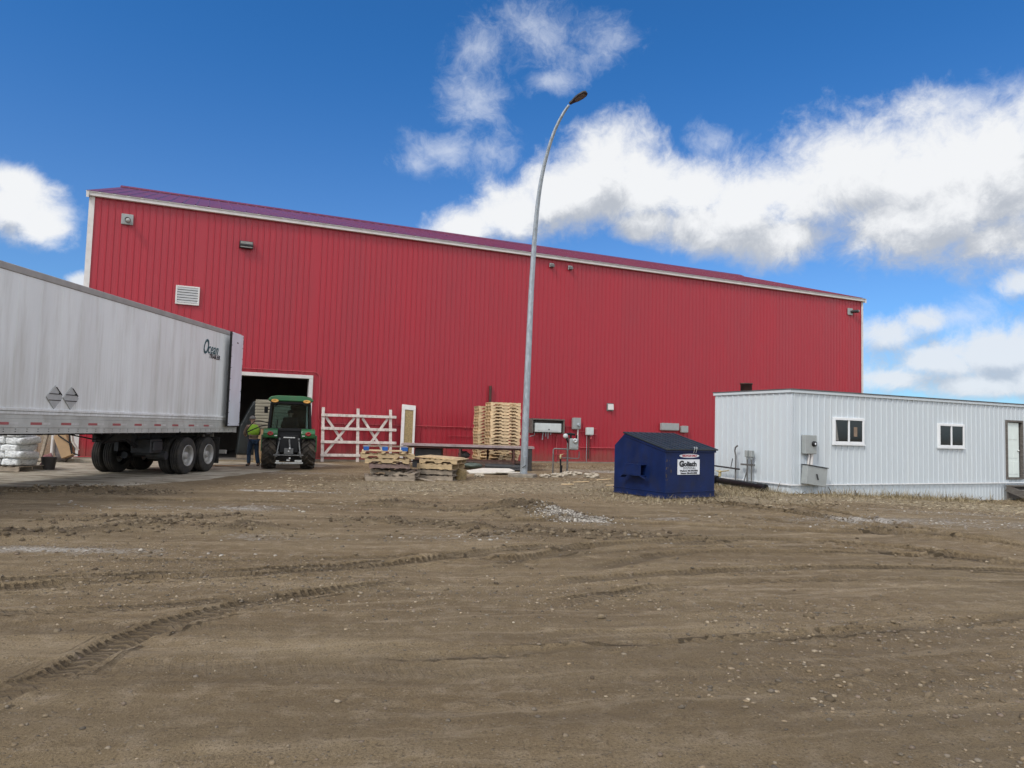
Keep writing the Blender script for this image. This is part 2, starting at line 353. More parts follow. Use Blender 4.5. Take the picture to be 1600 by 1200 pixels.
STRAW = [(-2.5, 18.2, 3.4, 2.6, .9), (1.5, 19.8, 2.2, 2.6, .8), (3.2, 16.2, 1.6, .9, .6), (4.8, 21.5, 2.2, 3, .9), (9.5, 18.6, 5.5, 1.6, .9), (6.0, 17.6, 1.4, 1.5, .9), (14, 20, 3, 2, .9), (4, 30, 6, 2.2, .6)]
def gauss(x, y, l): return sum(s * np.exp(-(((x - cx) / rx) ** 2 + ((y - cy) / ry) ** 2)) for cx, cy, rx, ry, s in l)
def terrain(x, y, attrs=False):
    x = np.asarray(x, float); y = np.asarray(y, float)
    far = sstep(15, 19, y)
    h = fbm(x * .5, y, .55, 4, 3) * .07 * (1 - .6 * far) + fbm(x, y, 4.5, 3, 9) * .024 * (1 - .3 * far) + fbm(x, y, 19, 2, 19) * .010
    h += fbm(x * .18 + y * .04, y * 1.6, 1.4, 3, 31) * .022 * (1 - far)
    # the yard falls away a little towards the right-hand office
    h -= np.clip((x - 8.3) * .045, 0, .30) * sstep(12, 19, y)
    dark = np.zeros(x.shape); pale = gauss(x, y, PALE); tu = np.zeros(x.shape); tv = np.zeros(x.shape); tm = np.zeros(x.shape)
    for pts, w, d, tr in TRACKS:
        ds, sg, al, L = polyline(x, y, pts)
        w2 = w * 1.0
        ends = sstep(0, .9, al) * sstep(0, .9, L - al) * (.65 + .7 * vnoise(al * 1.3, al * 0 + w * 50, 5))
        inside = 1 - sstep(w2 * .8, w2 * 1.1, ds)
        rim = np.exp(-((ds - w2 * 1.3) / (w2 * .35)) ** 2)
        h += ends * (-1.25 * d * inside + d * .8 * rim)
        dark = np.maximum(dark, (.42 if tr > .5 else .80) * inside * ends * min(1, d / .022))
        msk = (1 - sstep(w2 * 1.2, w2 * 1.7, ds)) * ends * max(tr, .12)
        better = msk > tm
        tu = np.where(better, al, tu); tv = np.where(better, sg * ds / w2, tv); tm = np.where(better, msk * np.clip(.8 + 2.0 * fbm(x, y, 2.2, 3, 66), .3, 1), tm)
    for pts, w, ht in BERMS:
        ds, sg, al, L = polyline(x, y, pts)
        lump = np.clip(.45 + 2.4 * fbm(x, y, 3.2, 4, 77, .65), 0, 2)
        k = np.exp(-(ds / w) ** 2) * sstep(-.05, .5, al) * sstep(-.05, .5, L - al)
        h += ht * k * lump; dark = np.maximum(dark, .95 * k)
    gp = np.zeros(x.shape)
    for cx, cy, rx, ry, ht, pl in MOUNDS:
        k = np.exp(-(((x - cx) / rx) ** 2 + ((y - cy) / ry) ** 2) ** 1.3)
        h += ht * k * (1 + 1.3 * fbm(x, y, 5, 3, 55, .6))
        if pl: gp = np.maximum(gp, k)
        else: dark = np.maximum(dark, k)
    # concrete-hard pale apron at the loading door: quad with worn edges
    ax = -7.75 + .12 * (y - 19.7); edge = fbm(x, y, .9, 5, 41) * 1.2
    apron = sstep(-.12, .12, ax - x + edge * .5) * sstep(-.12, .12, y - (15.7 + (x + 8.2) * .06 + np.where(x > -9, (x + 9) * 2.6, 0)) + edge * .7) * sstep(-.5, .5, 27 - y)
    apron = np.maximum(apron, gauss(x, y, [(-8.2, 26.2, 2.4, 2.2, .8)]))
    h = h * (1 - .6 * np.clip(apron, 0, 1))
    if not attrs: return h
    st = np.clip(gauss(x, y, STRAW), 0, 1)
    pale = np.clip(np.maximum(pale * (.55 + 1.5 * np.clip(fbm(x * .45, y, 2.0, 4, 61, .6) + .1, -.3, .6)), gp), 0, 1)
    dark_patches = np.clip(gauss(x, y, [(-10.5, 14.9, 3.5, .5, .9), (-7, 14.8, 2.0, .5, .5), (-5.8, 19.8, 2.4, 1.7, .75), (.4, 13.5, .9, .6, .5), (3, 3.6, 3.5, 1.5, .35), (-6.5, 13.5, 2.5, .5, .5), (-1.5, 11.6, 2.2, .6, .35), (5, 15.4, 1.6, .7, .5), (-5.5, 10.2, 2, .5, .4), (2.4, 11.4, 2.2, .6, .35)]), 0, 1)  # soft dark patches: wet dirt near the trailer, darker ground elsewhere and right foreground
    return h, np.clip(np.maximum(dark, dark_patches), 0, 1), pale, np.clip(st, 0, 1), np.clip(apron, 0, 1), tu, tv, tm
def axis(stops):
    out = []
    for a, b, s0, s1 in stops:
        p = a
        while p < b - 1e-6:
            out.append(p); p += s0 + (s1 - s0) * (p - a) / (b - a)
    out.append(stops[-1][1]); return np.array(out)
xs = axis([(-3000, -300, 500, 200), (-300, -60, 60, 20), (-60, -26, 8, 1.5), (-26, -10, .8, .10), (-10, -4.5, .09, .045), (-4.5, 4.5, .045, .045), (4.5, 12, .045, .09), (12, 30, .10, 1.0), (30, 60, 1.5, 8), (60, 300, 20, 60), (300, 3000, 200, 500)])
ys = axis([(-3000, -300, 500, 200), (-300, -40, 60, 10), (-40, 0, 6, .5), (0, 2.2, .3, .06), (2.2, 8, .036, .045), (8, 16, .045, .075), (16, 30, .09, .3), (30, 60, .5, 6), (60, 300, 12, 60), (300, 3500, 200, 500)])
GX, GY = np.meshgrid(xs, ys)
ht, dk, pl, st, ap, tu, tv, tm = terrain(GX.ravel(), GY.ravel(), True)
nx, ny = len(xs), len(ys)
ht = np.where((np.abs(GX.ravel()) > 60) | (np.abs(GY.ravel()) > 70), -.1, ht)
me = bpy.data.meshes.new('ground')
idx = np.arange(nx * ny).reshape(ny, nx)
quads = np.stack([idx[:-1, :-1], idx[:-1, 1:], idx[1:, 1:], idx[1:, :-1]], -1).reshape(-1, 4)
def np_mesh(me, verts, faces):
    k = faces.shape[1]
    me.vertices.add(len(verts)); me.vertices.foreach_set('co', np.ascontiguousarray(verts, dtype=np.float32).ravel())
    me.loops.add(faces.size); me.loops.foreach_set('vertex_index', np.ascontiguousarray(faces, dtype=np.int32).ravel())
    me.polygons.add(len(faces)); me.polygons.foreach_set('loop_start', np.arange(0, faces.size, k, dtype=np.int32))
    me.update(calc_edges=True); me.validate()
np_mesh(me, np.stack([GX.ravel(), GY.ravel(), ht], 1), quads)
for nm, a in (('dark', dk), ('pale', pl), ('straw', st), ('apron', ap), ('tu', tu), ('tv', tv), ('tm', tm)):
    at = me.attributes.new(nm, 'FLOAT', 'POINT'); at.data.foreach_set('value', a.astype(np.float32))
gm, t, bs = newmat('yard_dirt')
pos = t.n('ShaderNodeTexCoord').outputs['Object']
def attr(nm): return t.n('ShaderNodeAttribute', attribute_name=nm).outputs['Fac']
big = t.noise(pos, .45, 5, .6)
stk = t.noise(t.vmath('MULTIPLY', pos, (.28, 1.5, 1)), .9, 7, .62)
mid = t.noise(pos, 5, 6, .65)
fine = t.noise(pos, 70, 4, .7)
vfine = t.noise(pos, 260, 2, .6)
c = t.mix(t.step(stk, .3, .7), (.185, .131, .069), (.300, .226, .130))
c = t.mix(t.math('MULTIPLY', t.step(big, .35, .65), .6), c, (.212, .147, .077))
c = t.mix(t.math('MULTIPLY', t.step(mid, .45, .72), .6), c, (.40, .315, .21))
c = t.mix(t.math('MULTIPLY', t.step(fine, .5, .34), .75), c, (.070, .052, .033))
c = t.mix(t.math('MULTIPLY', t.step(fine, .56, .74), .65), c, (.43, .35, .25))
def streaks0(a, k, sc):
    ca, sa = math.cos(R(a)), math.sin(R(a)); cv = t.n('ShaderNodeCombineXYZ'); t.put(cv.inputs[0], t.vmath('DOT_PRODUCT', pos, (ca * k, sa * k, 0))); t.put(cv.inputs[1], t.math('MULTIPLY_ADD', big, .9, t.vmath('DOT_PRODUCT', pos, (-sa, ca, 0)))); return t.noise(cv.outputs[0], sc, 5, .65)
c = t.mix(t.math('MULTIPLY', t.step(vfine, .56, .70), .5), c, (.095, .068, .042)); c = t.mix(t.math('MULTIPLY', t.step(vfine, .42, .30), .35), c, (.46, .38, .28))
bd = streaks0(10, .10, 1.5)
c = t.mix(t.math('MULTIPLY', t.step(bd, .44, .60), .38), c, (.132, .094, .053)); c = t.mix(t.math('MULTIPLY', t.step(bd, .42, .30), .25), c, (.36, .28, .18))
# long sweeping wheel marks: thin streaks along two travel directions
def streaks(a, k, sc):
    ca, sa = math.cos(R(a)), math.sin(R(a)); px_, py_ = t.vmath('DOT_PRODUCT', pos, (ca * k, sa * k, 0)), t.vmath('DOT_PRODUCT', pos, (-sa, ca, 0))
    cv = t.n('ShaderNodeCombineXYZ'); t.put(cv.inputs[0], px_); t.put(cv.inputs[1], t.math('MULTIPLY_ADD', big, .55, py_)); return t.noise(cv.outputs[0], sc, 4, .6)
s1, s2 = streaks(13, .05, 6.5), streaks(-5, .06, 10)
sA1 = t.math('MULTIPLY', t.step(s1, .52, .68), t.step(big, .62, .40)); sA2 = t.math('MULTIPLY', t.step(s2, .50, .66), t.step(big, .40, .60))
sD = t.math('MAXIMUM', sA1, sA2)
c = t.mix(t.math('MULTIPLY', sD, .30), c, (.110, .080, .049))
c = t.mix(t.math('MULTIPLY', t.step(s1, .46, .32), .35), c, (.40, .315, .21))
# small embedded stones
vo = t.n('ShaderNodeTexVoronoi'); t.put(vo.inputs['Vector'], pos); vo.inputs['Scale'].default_value = 48
sel = t.n('ShaderNodeSeparateColor'); t.put(sel.inputs[0], vo.outputs['Color'])
stone = t.math('MULTIPLY', t.math('GREATER_THAN', sel.outputs[0], .90), t.step(vo.outputs['Distance'], .42, .30))
c = t.mix(t.math('MULTIPLY', stone, .8), c, t.mix(sel.outputs[1], (.10, .08, .06), (.34, .28, .20)))
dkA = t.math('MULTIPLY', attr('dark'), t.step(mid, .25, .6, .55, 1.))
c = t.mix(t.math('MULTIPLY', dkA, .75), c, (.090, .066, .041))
chev = t.math('ADD', t.math('MULTIPLY', attr('tu'), 13.5), t.math('MULTIPLY', t.math('ABSOLUTE', attr('tv')), .9))
wav = t.math('ADD', t.math('SINE', t.math('MULTIPLY', chev, 6.2832)), t.math('MULTIPLY', t.math('SUBTRACT', mid, .5), 1.6))
atv = t.math('ADD', t.math('ABSOLUTE', attr('tv')), t.math('MULTIPLY', t.math('SUBTRACT', fine, .5), .35)); tin = t.step(atv, 1.08, .92)
tm_ = t.math('MULTIPLY', attr('tm'), tin)
tread = t.math('MULTIPLY', t.step(wav, -.2, .4), tm_)
c = t.mix(t.math('MULTIPLY', t.math('MULTIPLY', t.step(wav, .1, -.5), tm_), .58), c, (.078, .056, .034))
edge_ = t.math('MULTIPLY', t.math('MULTIPLY', t.step(atv, .66, .90), tin), t.step(attr('tm'), .0, .6))
c = t.mix(t.math('MULTIPLY', edge_, .42), c, (.082, .060, .037))
# pale dusty gravel
gv = t.n('ShaderNodeTexVoronoi'); t.put(gv.inputs['Vector'], pos); gv.inputs['Scale'].default_value = 30
gs = t.n('ShaderNodeSeparateColor'); t.put(gs.inputs[0], gv.outputs['Color'])
grav = t.mix(gs.outputs[0], (.26, .23, .19), (.62, .57, .50))
fm = t.noise(pos, 16, 5, .7)
pA = t.step(t.math('MULTIPLY_ADD', t.math('SUBTRACT', fm, .5), 1.6, t.math('MULTIPLY_ADD', t.math('SUBTRACT', mid, .5), .9, attr('pale'))), .25, .9)
c = t.mix(t.math('MULTIPLY', pA, .85), c, grav)
# dry straw litter
sn = t.noise(t.vmath('MULTIPLY', pos, (1, 2.2, 1)), 24, 5, .75)
sA = t.step(t.math('MULTIPLY_ADD', t.math('SUBTRACT', sn, .5), 1.7, attr('straw')), .42, .95)
c = t.mix(t.math('MULTIPLY', sA, .7), c, t.mix(t.step(fine, .35, .65), (.17, .135, .085), (.40, .33, .22)))
# apron
an = t.noise(t.vmath('MULTIPLY', pos, (.5, 1.4, 1)), 2.2, 7, .65)
aA = t.step(t.math('MULTIPLY_ADD', t.math('SUBTRACT', an, .5), .9, attr('apron')), .35, .6)
c = t.mix(t.math('MULTIPLY', aA, .9), c, t.mix(t.step(an, .35, .62), (.21, .175, .125), (.48, .43, .34)))
t.put(bs.inputs['Base Color'], c); bs.inputs['Roughness'].default_value = .95; bs.inputs['Specular IOR Level'].default_value = .2
# bump: grain, stones and the chevrons of tyre tread
hgt = t.math('ADD', t.math('MULTIPLY', fine, .012), t.math('MULTIPLY', vfine, .004))
hgt = t.math('ADD', hgt, t.math('MULTIPLY', stone, .008)); hgt = t.math('MULTIPLY_ADD', sD, -.005, hgt)
hgt = t.math('ADD', hgt, t.math('MULTIPLY', mid, .02))
hgt = t.math('ADD', hgt, t.math('MULTIPLY', t.math('MULTIPLY', gs.outputs[0], pA), .02))
hgt = t.math('MULTIPLY_ADD', tread, .026, hgt); hgt = t.math('MULTIPLY_ADD', edge_, -.02, hgt)
t.put(bs.inputs['Normal'], t.bump(hgt, 1.5, 1.))
g = link('ground', me, gm, None, True); tag(g, 'rutted brown dirt yard in front of the red warehouse', 'ground', kind='structure')

# loose stones, clods, straw and grass --------------------------------------------------
def scatter_mesh(name, mt, base_v, base_f, pos_, scl, rz, cols, tilt=None, jitter=.25, label=None, cat=None):
    n, k = len(pos_), len(base_v)
    v = np.repeat(base_v[None], n, 0) * (1 + rng.uniform(-jitter, jitter, (n, k, 1)))
    v = v * scl[:, None, :]
    c_, s_ = np.cos(rz)[:, None], np.sin(rz)[:, None]
    v = np.stack([v[..., 0] * c_ - v[..., 1] * s_, v[..., 0] * s_ + v[..., 1] * c_, v[..., 2]], -1) + pos_[:, None, :]
    f = (base_f[None] + (np.arange(n) * k)[:, None, None]).reshape(-1, base_f.shape[1])
    me = bpy.data.meshes.new(name); np_mesh(me, v.reshape(-1, 3), f)
    at = me.color_attributes.new('tint', 'FLOAT_COLOR', 'POINT')
    at.data.foreach_set('color', np.concatenate([np.repeat(cols, k, 0), np.ones((n * k, 1))], 1).astype(np.float32).ravel())
    o = link(name, me, mt); return tag(o, label, cat, kind='stuff')
def tint_mat(name, rough=.85):
    mt, t, bs = newmat(name)
    a = t.n('ShaderNodeVertexColor', layer_name='tint').outputs[0]
    nz = t.noise(t.n('ShaderNodeTexCoord').outputs['Object'], 90, 3, .6)
    t.put(bs.inputs['Base Color'], t.mix(t.step(nz, .3, .7, 0, .35), a, (.09, .07, .05))); bs.inputs['Roughness'].default_value = rough; bs.inputs['Specular IOR Level'].default_value = .25
    return mt
ph = (1 + 5 ** .5) / 2
ICO = np.array([(-1, ph, 0), (1, ph, 0), (-1, -ph, 0), (1, -ph, 0), (0, -1, ph), (0, 1, ph), (0, -1, -ph), (0, 1, -ph), (ph, 0, -1), (ph, 0, 1), (-ph, 0, -1), (-ph, 0, 1)]) / math.hypot(1, ph)
ICF = np.array([(0, 11, 5), (0, 5, 1), (0, 1, 7), (0, 7, 10), (0, 10, 11), (1, 5, 9), (5, 11, 4), (11, 10, 2), (10, 7, 6), (7, 1, 8), (3, 9, 4), (3, 4, 2), (3, 2, 6), (3, 6, 8), (3, 8, 9), (4, 9, 5), (2, 4, 11), (6, 2, 10), (8, 6, 7), (9, 8, 1)])
def stones(n, xr, yr, smin, smax, power, pal, keep=None, flat=.6):
    x = rng.uniform(*xr, n); y = yr[0] + (yr[1] - yr[0]) * rng.random(n) ** power
    if keep is not None:
        k = keep(x, y) > rng.random(n); x, y = x[k], y[k]
    n = len(x); s = smin * (smax / smin) ** (rng.random(n) ** 2.2)
    sc = np.stack([s * rng.uniform(.8, 1.4, n), s * rng.uniform(.7, 1.1, n), s * rng.uniform(flat * .7, flat * 1.2, n)], 1)
    z = terrain(x, y) + sc[:, 2] * rng.uniform(-.2, .5, n)
    pal = np.array(pal); cols = pal[rng.integers(0, len(pal), n)] * rng.uniform(.75, 1.25, (n, 1))
    return np.stack([x, y, z], 1), sc, rng.uniform(0, 6.28, n), cols
STONE = [(.22, .165, .10), (.26, .195, .12), (.17, .14, .105), (.27, .21, .14), (.12, .10, .075), (.19, .145, .105), (.34, .275, .19), (.20, .165, .12)]
clump = lambda x, y: np.clip(.18 + 3.0 * fbm(x * .4, y, .8, 4, 91), .05, 1)
parts = [stones(42000, (-5, 6), (2.6, 9), .003, .020, 1.2, STONE, clump), stones(16000, (-10, 12), (8, 17), .006, .028, 1., STONE, clump),
         stones(220, (-5, 6), (2.6, 9), .004, .021, 1.1, [(.46, .38, .26), (.38, .30, .20), (.56, .48, .36), (.34, .26, .16)], clump),
         stones(170, (-10, 11), (8, 18), .012, .035, 1., [(.50, .46, .38), (.42, .36, .27), (.55, .51, .45)], clump)]
palek = lambda x, y: np.clip(gauss(x, y, PALE), 0, 1) ** 1.4
parts += [stones(14000, (-9, 13), (7.8, 18), .010, .032, 1., [(.40, .36, .30), (.30, .27, .23), (.50, .46, .39), (.22, .19, .155)], palek)]
moundk = lambda x, y: np.clip(sum(np.exp(-(((x - m_[0]) / m_[2]) ** 2 + ((y - m_[1]) / m_[3]) ** 2)) for m_ in MOUNDS if m_[5]), 0, 1)
parts += [stones(9000, (.2, 2.2), (11.5, 13.8), .010, .028, 1., [(.45, .41, .35), (.33, .30, .26), (.55, .51, .44), (.24, .21, .18), (.16, .14, .115)], moundk, .8)]
cat_ = [np.concatenate([p[i] for p in parts]) for i in range(4)]
scatter_mesh('loose_gravel', tint_mat('stone'), ICO, ICF, *cat_, label='loose gravel and small stones strewn over the brown yard', cat='gravel')
def bermk(x, y):
    o = np.zeros(x.shape)
    for pts, w, h_ in BERMS: o = np.maximum(o, np.exp(-(polyline(x, y, pts)[0] / (w * 1.3)) ** 2))
    for m_ in MOUNDS:
        if not m_[5]: o = np.maximum(o, np.exp(-(((x - m_[0]) / m_[2]) ** 2 + ((y - m_[1]) / m_[3]) ** 2)))
    return o
CL = [(.17, .13, .082), (.125, .094, .058), (.21, .163, .104), (.095, .07, .045)]
p1 = stones(52000, (-10, 8), (8.8, 16.5), .008, .050, 1., CL, lambda x, y: bermk(x, y) * .8, .75)
p2 = stones(3500, (-9, 10), (3, 18), .008, .035, 1., CL, clump, .75)
scatter_mesh('mud_clods', tint_mat('clod', .95), ICO, ICF, *[np.concatenate([a, b]) for a, b in zip(p1, p2)], jitter=.4, label='dark clods of churned mud lying in ridges on the yard', cat='mud')
# straw litter: thin flat strips
def strawk(x, y): return np.clip(gauss(x, y, STRAW), 0, 1)
n = 70000; x = rng.uniform(-7, 16, n); y = rng.uniform(14, 32, n); k = strawk(x, y) * (.3 + 1.6 * np.clip(fbm(x, y, .9, 4, 23) + .15, 0, .6)) > rng.random(n); x, y = x[k], y[k]; n = len(x)
L = rng.uniform(.012, .05, n)
SV = np.array([(-1, -1, 0), (1, -1, .1), (1, 1, .25), (-1, 1, .1)], float); SF = np.array([(0, 1, 2, 3)])
pal = np.array([(.42, .34, .22), (.34, .27, .16), (.50, .43, .30), (.26, .20, .13)])
scatter_mesh('straw_litter', tint_mat('straw'), SV, SF, np.stack([x, y, terrain(x, y) + .008], 1), np.stack([L, rng.uniform(.002, .005, n), rng.uniform(.02, .08, n)], 1), rng.uniform(0, 6.28, n), pal[rng.integers(0, 4, n)] * rng.uniform(.7, 1.2, (n, 1)), label='dry straw and bark litter trampled into the dirt', cat='straw')
# dry grass
OC, OA = Vector((7.63, 19.34, 0)), R(25.0)      # office corner, direction of its long side
ex, ey = math.cos(OA), math.sin(OA)
def dist_office(x, y):
    u = (x - OC.x) * ex + (y - OC.y) * ey; w = -(x - OC.x) * ey + (y - OC.y) * ex
    du = np.maximum(np.maximum(-u, u - 12.2), 0); dw = np.maximum(np.maximum(-w, w - 3.05), 0)
    return np.hypot(du, dw), (u > -.02) & (u < 12.2) & (w > -.02) & (w < 3.05)
n = 340000; x = rng.uniform(1.5, 21, n); y = rng.uniform(15, 31, n)
do, ins = dist_office(x, y)
pr = np.exp(-(do / .8) ** 2) + .5 * np.exp(-(((x - 3.9) / 1.9) ** 2 + ((y - 17.3) / 1.5) ** 2)) + .5 * np.exp(-(((x - 5.6) / 1.4) ** 2 + ((y - 19.5) / 3) ** 2)) + .3 * np.exp(-(((x - 4) / 5) ** 2 + ((y - 30) / 2.0) ** 2))
pr *= np.clip(.35 + 2.2 * fbm(x, y, 1.1, 4, 13), 0, 1)
k = (pr * .75 > rng.random(n)) & ~ins; x, y = x[k], y[k]; n = len(x); do = do[k]
hgt_ = rng.uniform(.03, .15, n) * (1 + 2.0 * np.exp(-(do / .25) ** 2) * rng.random(n)); lean = rng.normal(0, 1, (n, 2)) * .075
GV = np.array([(-1, 0, 0), (1, 0, 0), (.6, 0, .6), (0, 0, 1), (-.6, 0, .6)], float)
base = np.stack([x, y, terrain(x, y) - .01], 1); w_ = rng.uniform(.003, .007, n); ang = rng.uniform(0, 6.28, n)
v = np.repeat(GV[None], n, 0); vz = v[..., 2]
vx = v[..., 0] * w_[:, None] * np.cos(ang)[:, None] + lean[:, :1] * vz ** 1.6; vy = v[..., 0] * w_[:, None] * np.sin(ang)[:, None] + lean[:, 1:] * vz ** 1.6
v = np.stack([vx, vy, vz * hgt_[:, None]], -1) + base[:, None, :]
me = bpy.data.meshes.new('dry_grass'); np_mesh(me, v.reshape(-1, 3), (np.array([(0, 1, 2, 3, 4)])[None] + (np.arange(n) * 5)[:, None, None]).reshape(-1, 5))
pal = np.array([(.44, .36, .22), (.34, .27, .16), (.54, .46, .30), (.25, .20, .11)]); cols = pal[rng.integers(0, 4, n)] * rng.uniform(.7, 1.2, (n, 1))
at = me.color_attributes.new('tint', 'FLOAT_COLOR', 'POINT'); at.data.foreach_set('color', np.concatenate([np.repeat(cols, 5, 0), np.ones((n * 5, 1))], 1).astype(np.float32).ravel())
tag(link('dry_grass', me, tint_mat('grass_blade')), 'dead tan grass around the white office and the blue dumpster', 'grass', kind='stuff')

# ------------------------------------------------------------------ red warehouse (local X along the front, Y backwards)
WO, WA = Vector((3.63, 34.21, 0)), R(23.75)
WR = Matrix.Rotation(WA, 4, 'Z'); WM = Matrix.Translation(WO) @ WR
def wp(s, y, z): return WM @ Vector((s, y, z))
wh = empty('red_warehouse', 'long red ribbed steel warehouse with white trim and dark loading door', 'warehouse', WO, WA)
X0, X1, ZT, DEP, ZB = -21.13, 18.54, 9.80, 21.0, .10
def ribbed(mb, a, b, z0, z1, y0=0., pitch=.2286, rib=.020, minor=True, flip=1, mi=0):
    pts = [(a, 0)]; k = math.ceil((a + 20.87) / pitch)
    while True:
        cx = -20.87 + k * pitch + .1; k += 1
        if cx > b - .03: break
        if cx < a + .03: continue
        pts += [(cx - .024, 0), (cx - .012, -rib), (cx + .012, -rib), (cx + .024, 0)]
        if minor:
            for q in (.076, .152):
                if cx + q + .012 < b: pts += [(cx + q - .012, 0), (cx + q, -.004), (cx + q + .012, 0)]
    pts.append((b, 0))
    vs = [(p[0], y0 + flip * p[1], z) for z in (z0, z1) for p in pts]; n = len(pts)
    mb.add(vs, [(i, i + 1, n + i + 1, n + i) for i in range(n - 1)], mi)
DX0, DX1, DZ = -17.4, -13.0, 3.34
w = MB(); ribbed(w, X0, DX0, ZB, ZT); ribbed(w, DX0, DX1, DZ, ZT); ribbed(w, DX1, X1, ZB, ZT)
RZ = 13.16
side = lambda x: w.add([(x, 0, ZB), (x, DEP, ZB), (x, DEP, ZT), (x, DEP / 2, RZ - .05), (x, 0, ZT)], [(0, 1, 2, 3, 4)])
side(X0); side(X1); w.add([(X0, DEP, ZB), (X1, DEP, ZB), (X1, DEP, ZT), (X0, DEP, ZT)], [(0, 1, 2, 3)])
w.build('wall', red_siding, wh, fix=False)
it = MB(); it.box(X0 + .05, X1 - .05, .12, DEP - .1, .0, .06); it.add([(X0 + .2, 8, .06), (X1, 8, .06), (X1, 8, ZT - .2), (X0 + .2, 8, ZT - .2)], [(0, 1, 2, 3)])
it.add([(DX1 + 3, .12, .06), (DX1 + 3, 8, .06), (DX1 + 3, 8, 6), (DX1 + 3, .12, 6)], [(0, 1, 2, 3)]); it.add([(X0 + .2, .12, 6.0), (DX1 + 3, .12, 6.0), (DX1 + 3, 8, 6.0), (X0 + .2, 8, 6.0)], [(0, 1, 2, 3)])
it.add([(X0 + .2, .12, .06), (X0 + .2, 8, .06), (X0 + .2, 8, 6), (X0 + .2, .12, 6)], [(0, 1, 2, 3)])
it.build('interior', interior, wh)
fo = MB(); fo.box(X0, DX0, -.03, .2, -.3, ZB - .004); fo.box(DX1, X1, -.03, .2, -.3, ZB - .004); fo.box(DX0, DX1, -.03, .2, -.3, .03); fo.build('foundation', foundation, wh)
# roof: two ribbed slopes
rf = MB()
OV = .22
for sgn in (1, -1):
    pts = []; xx = X0 - .12
    while xx < X1 + .12:
        pts += [(xx, 0), (xx + .40, 0), (xx + .415, .032), (xx + .445, .032), (xx + .46, 0)]; xx += .4605
    pts = [p for p in pts if p[0] < X1 + .12] + [(X1 + .12, 0)]
    sl = (RZ - ZT - .06) / (DEP / 2)
    yA, zA = (-OV, ZT + .06 - OV * sl) if sgn > 0 else (DEP + OV, ZT + .06 - OV * sl)
    n = len(pts); vs = [(p[0], yA, zA + p[1]) for p in pts] + [(p[0], DEP / 2, RZ + p[1]) for p in pts]
    rf.add(vs, [(i, i + 1, n + i + 1, n + i) for i in range(n - 1)])
roof = rf.build('roof', red_roof, wh, fix=False)
rc = MB(); rc.prism([(DEP / 2 - .35, RZ - .09), (DEP / 2, RZ + .075), (DEP / 2 + .35, RZ - .09), (DEP / 2 + .35, RZ - .06), (DEP / 2, RZ + .10), (DEP / 2 - .35, RZ - .06)], X0 - .12, X1 + .12); rc.build('ridge_cap', red_roof, roof)
tr = MB(); tr.box(X0 - .12, X1 + .12, -.17, -.025, ZT - .17, ZT - .01); tr.box(X0 - .125, X1 + .125, -.20, -.172, ZT - .05, ZT + .0)
tr.build('eave_trim', white_trim, wh, .008)
for x in (X0, X1):
    for s in (0,):
        ra = MB(); ra.prism([(-.22, ZT - .06), (DEP / 2, RZ - .02), (DEP + .22, ZT - .06), (DEP + .22, ZT - .26), (DEP / 2, RZ - .22), (-.22, ZT - .26)], x - (.11 if x < 0 else -.03), x + (-.03 if x < 0 else .11)); ra.build('rake_trim', white_trim, wh)
for a, b in ((X0 - .03, X0 + .15), (X1 - .10, X1 + .04)):
    cn = MB(); cn.box(a, b, -.045, -.022, ZB, ZT - .175); cn.box(a if a < 0 else b - .018, a + .018 if a < 0 else b, -.022, .25, ZB, ZT - .175); cn.build('corner_trim', white_trim, wh)
bt = MB(); bt.box(X0, DX0 - .15, -.04, -.024, ZB - .02, ZB + .015); bt.box(DX1 + .15, X1, -.04, -.024, ZB - .02, ZB + .015); bt.build('base_flashing', pipe_pink, wh)
df = MB(); df.box(DX0 - .13, DX0 - .0, -.06, .35, .0, DZ); df.box(DX1 - .02, DX1 + .13, -.06, .35, .0, DZ); df.box(DX0 - .13, DX1 + .13, -.065, .35, DZ, DZ + .14); df.build('door_frame', white_trim, wh, .006)
# red conduit round the door and along the wall
def arc(c, r, a0, a1, k=6): return [(c[0] + r * math.cos(R(a0 + (a1 - a0) * i / k)), c[1], c[2] + r * math.sin(R(a0 + (a1 - a0) * i / k))) for i in range(k + 1)]
cy = -.05
cdm = MB(); cdm.tube([(-18, cy, 3.62)] + arc((-12.85, cy, 3.37), .25, 90, 0) + arc((-12.35, cy, 1.80), .25, 180, 270) + [(-2.9, cy, 1.55)], .020, 6)
cdm.tube([(-.4, cy, .74), (X1 - 4, cy, .74)], .024, 6); cdm.tube([(-3.05, cy, 1.15), (-7.0, cy, 1.15)], .014, 6); cdm.tube([(-1.4, cy, 1.72), (-.8, cy, 1.74)], .02, 6); cdm.tube([(-.42, cy, 1.50), (-.05, cy, 1.52)], .016, 6)
for s in (-11.5, -9.9, -8.0, -6.2, -4.5, 2, 5, 8): cdm.box(s - .03, s + .03, cy - .02, -.0, 1.50 if s < 0 else .70, 1.60 if s < 0 else .78)
cdm.build('conduit', pipe_pink, wh)
vp = MB(); vp.tube([(-5.07, -.10, .2), (-5.07, -.10, 3.45)], .065, 10); vp.build('vent_pipe', rust, wh)

def wall_thing(name, label, cat, s, z, group=None): return empty(name, label, cat, wp(s, -.025, z), WA, group)
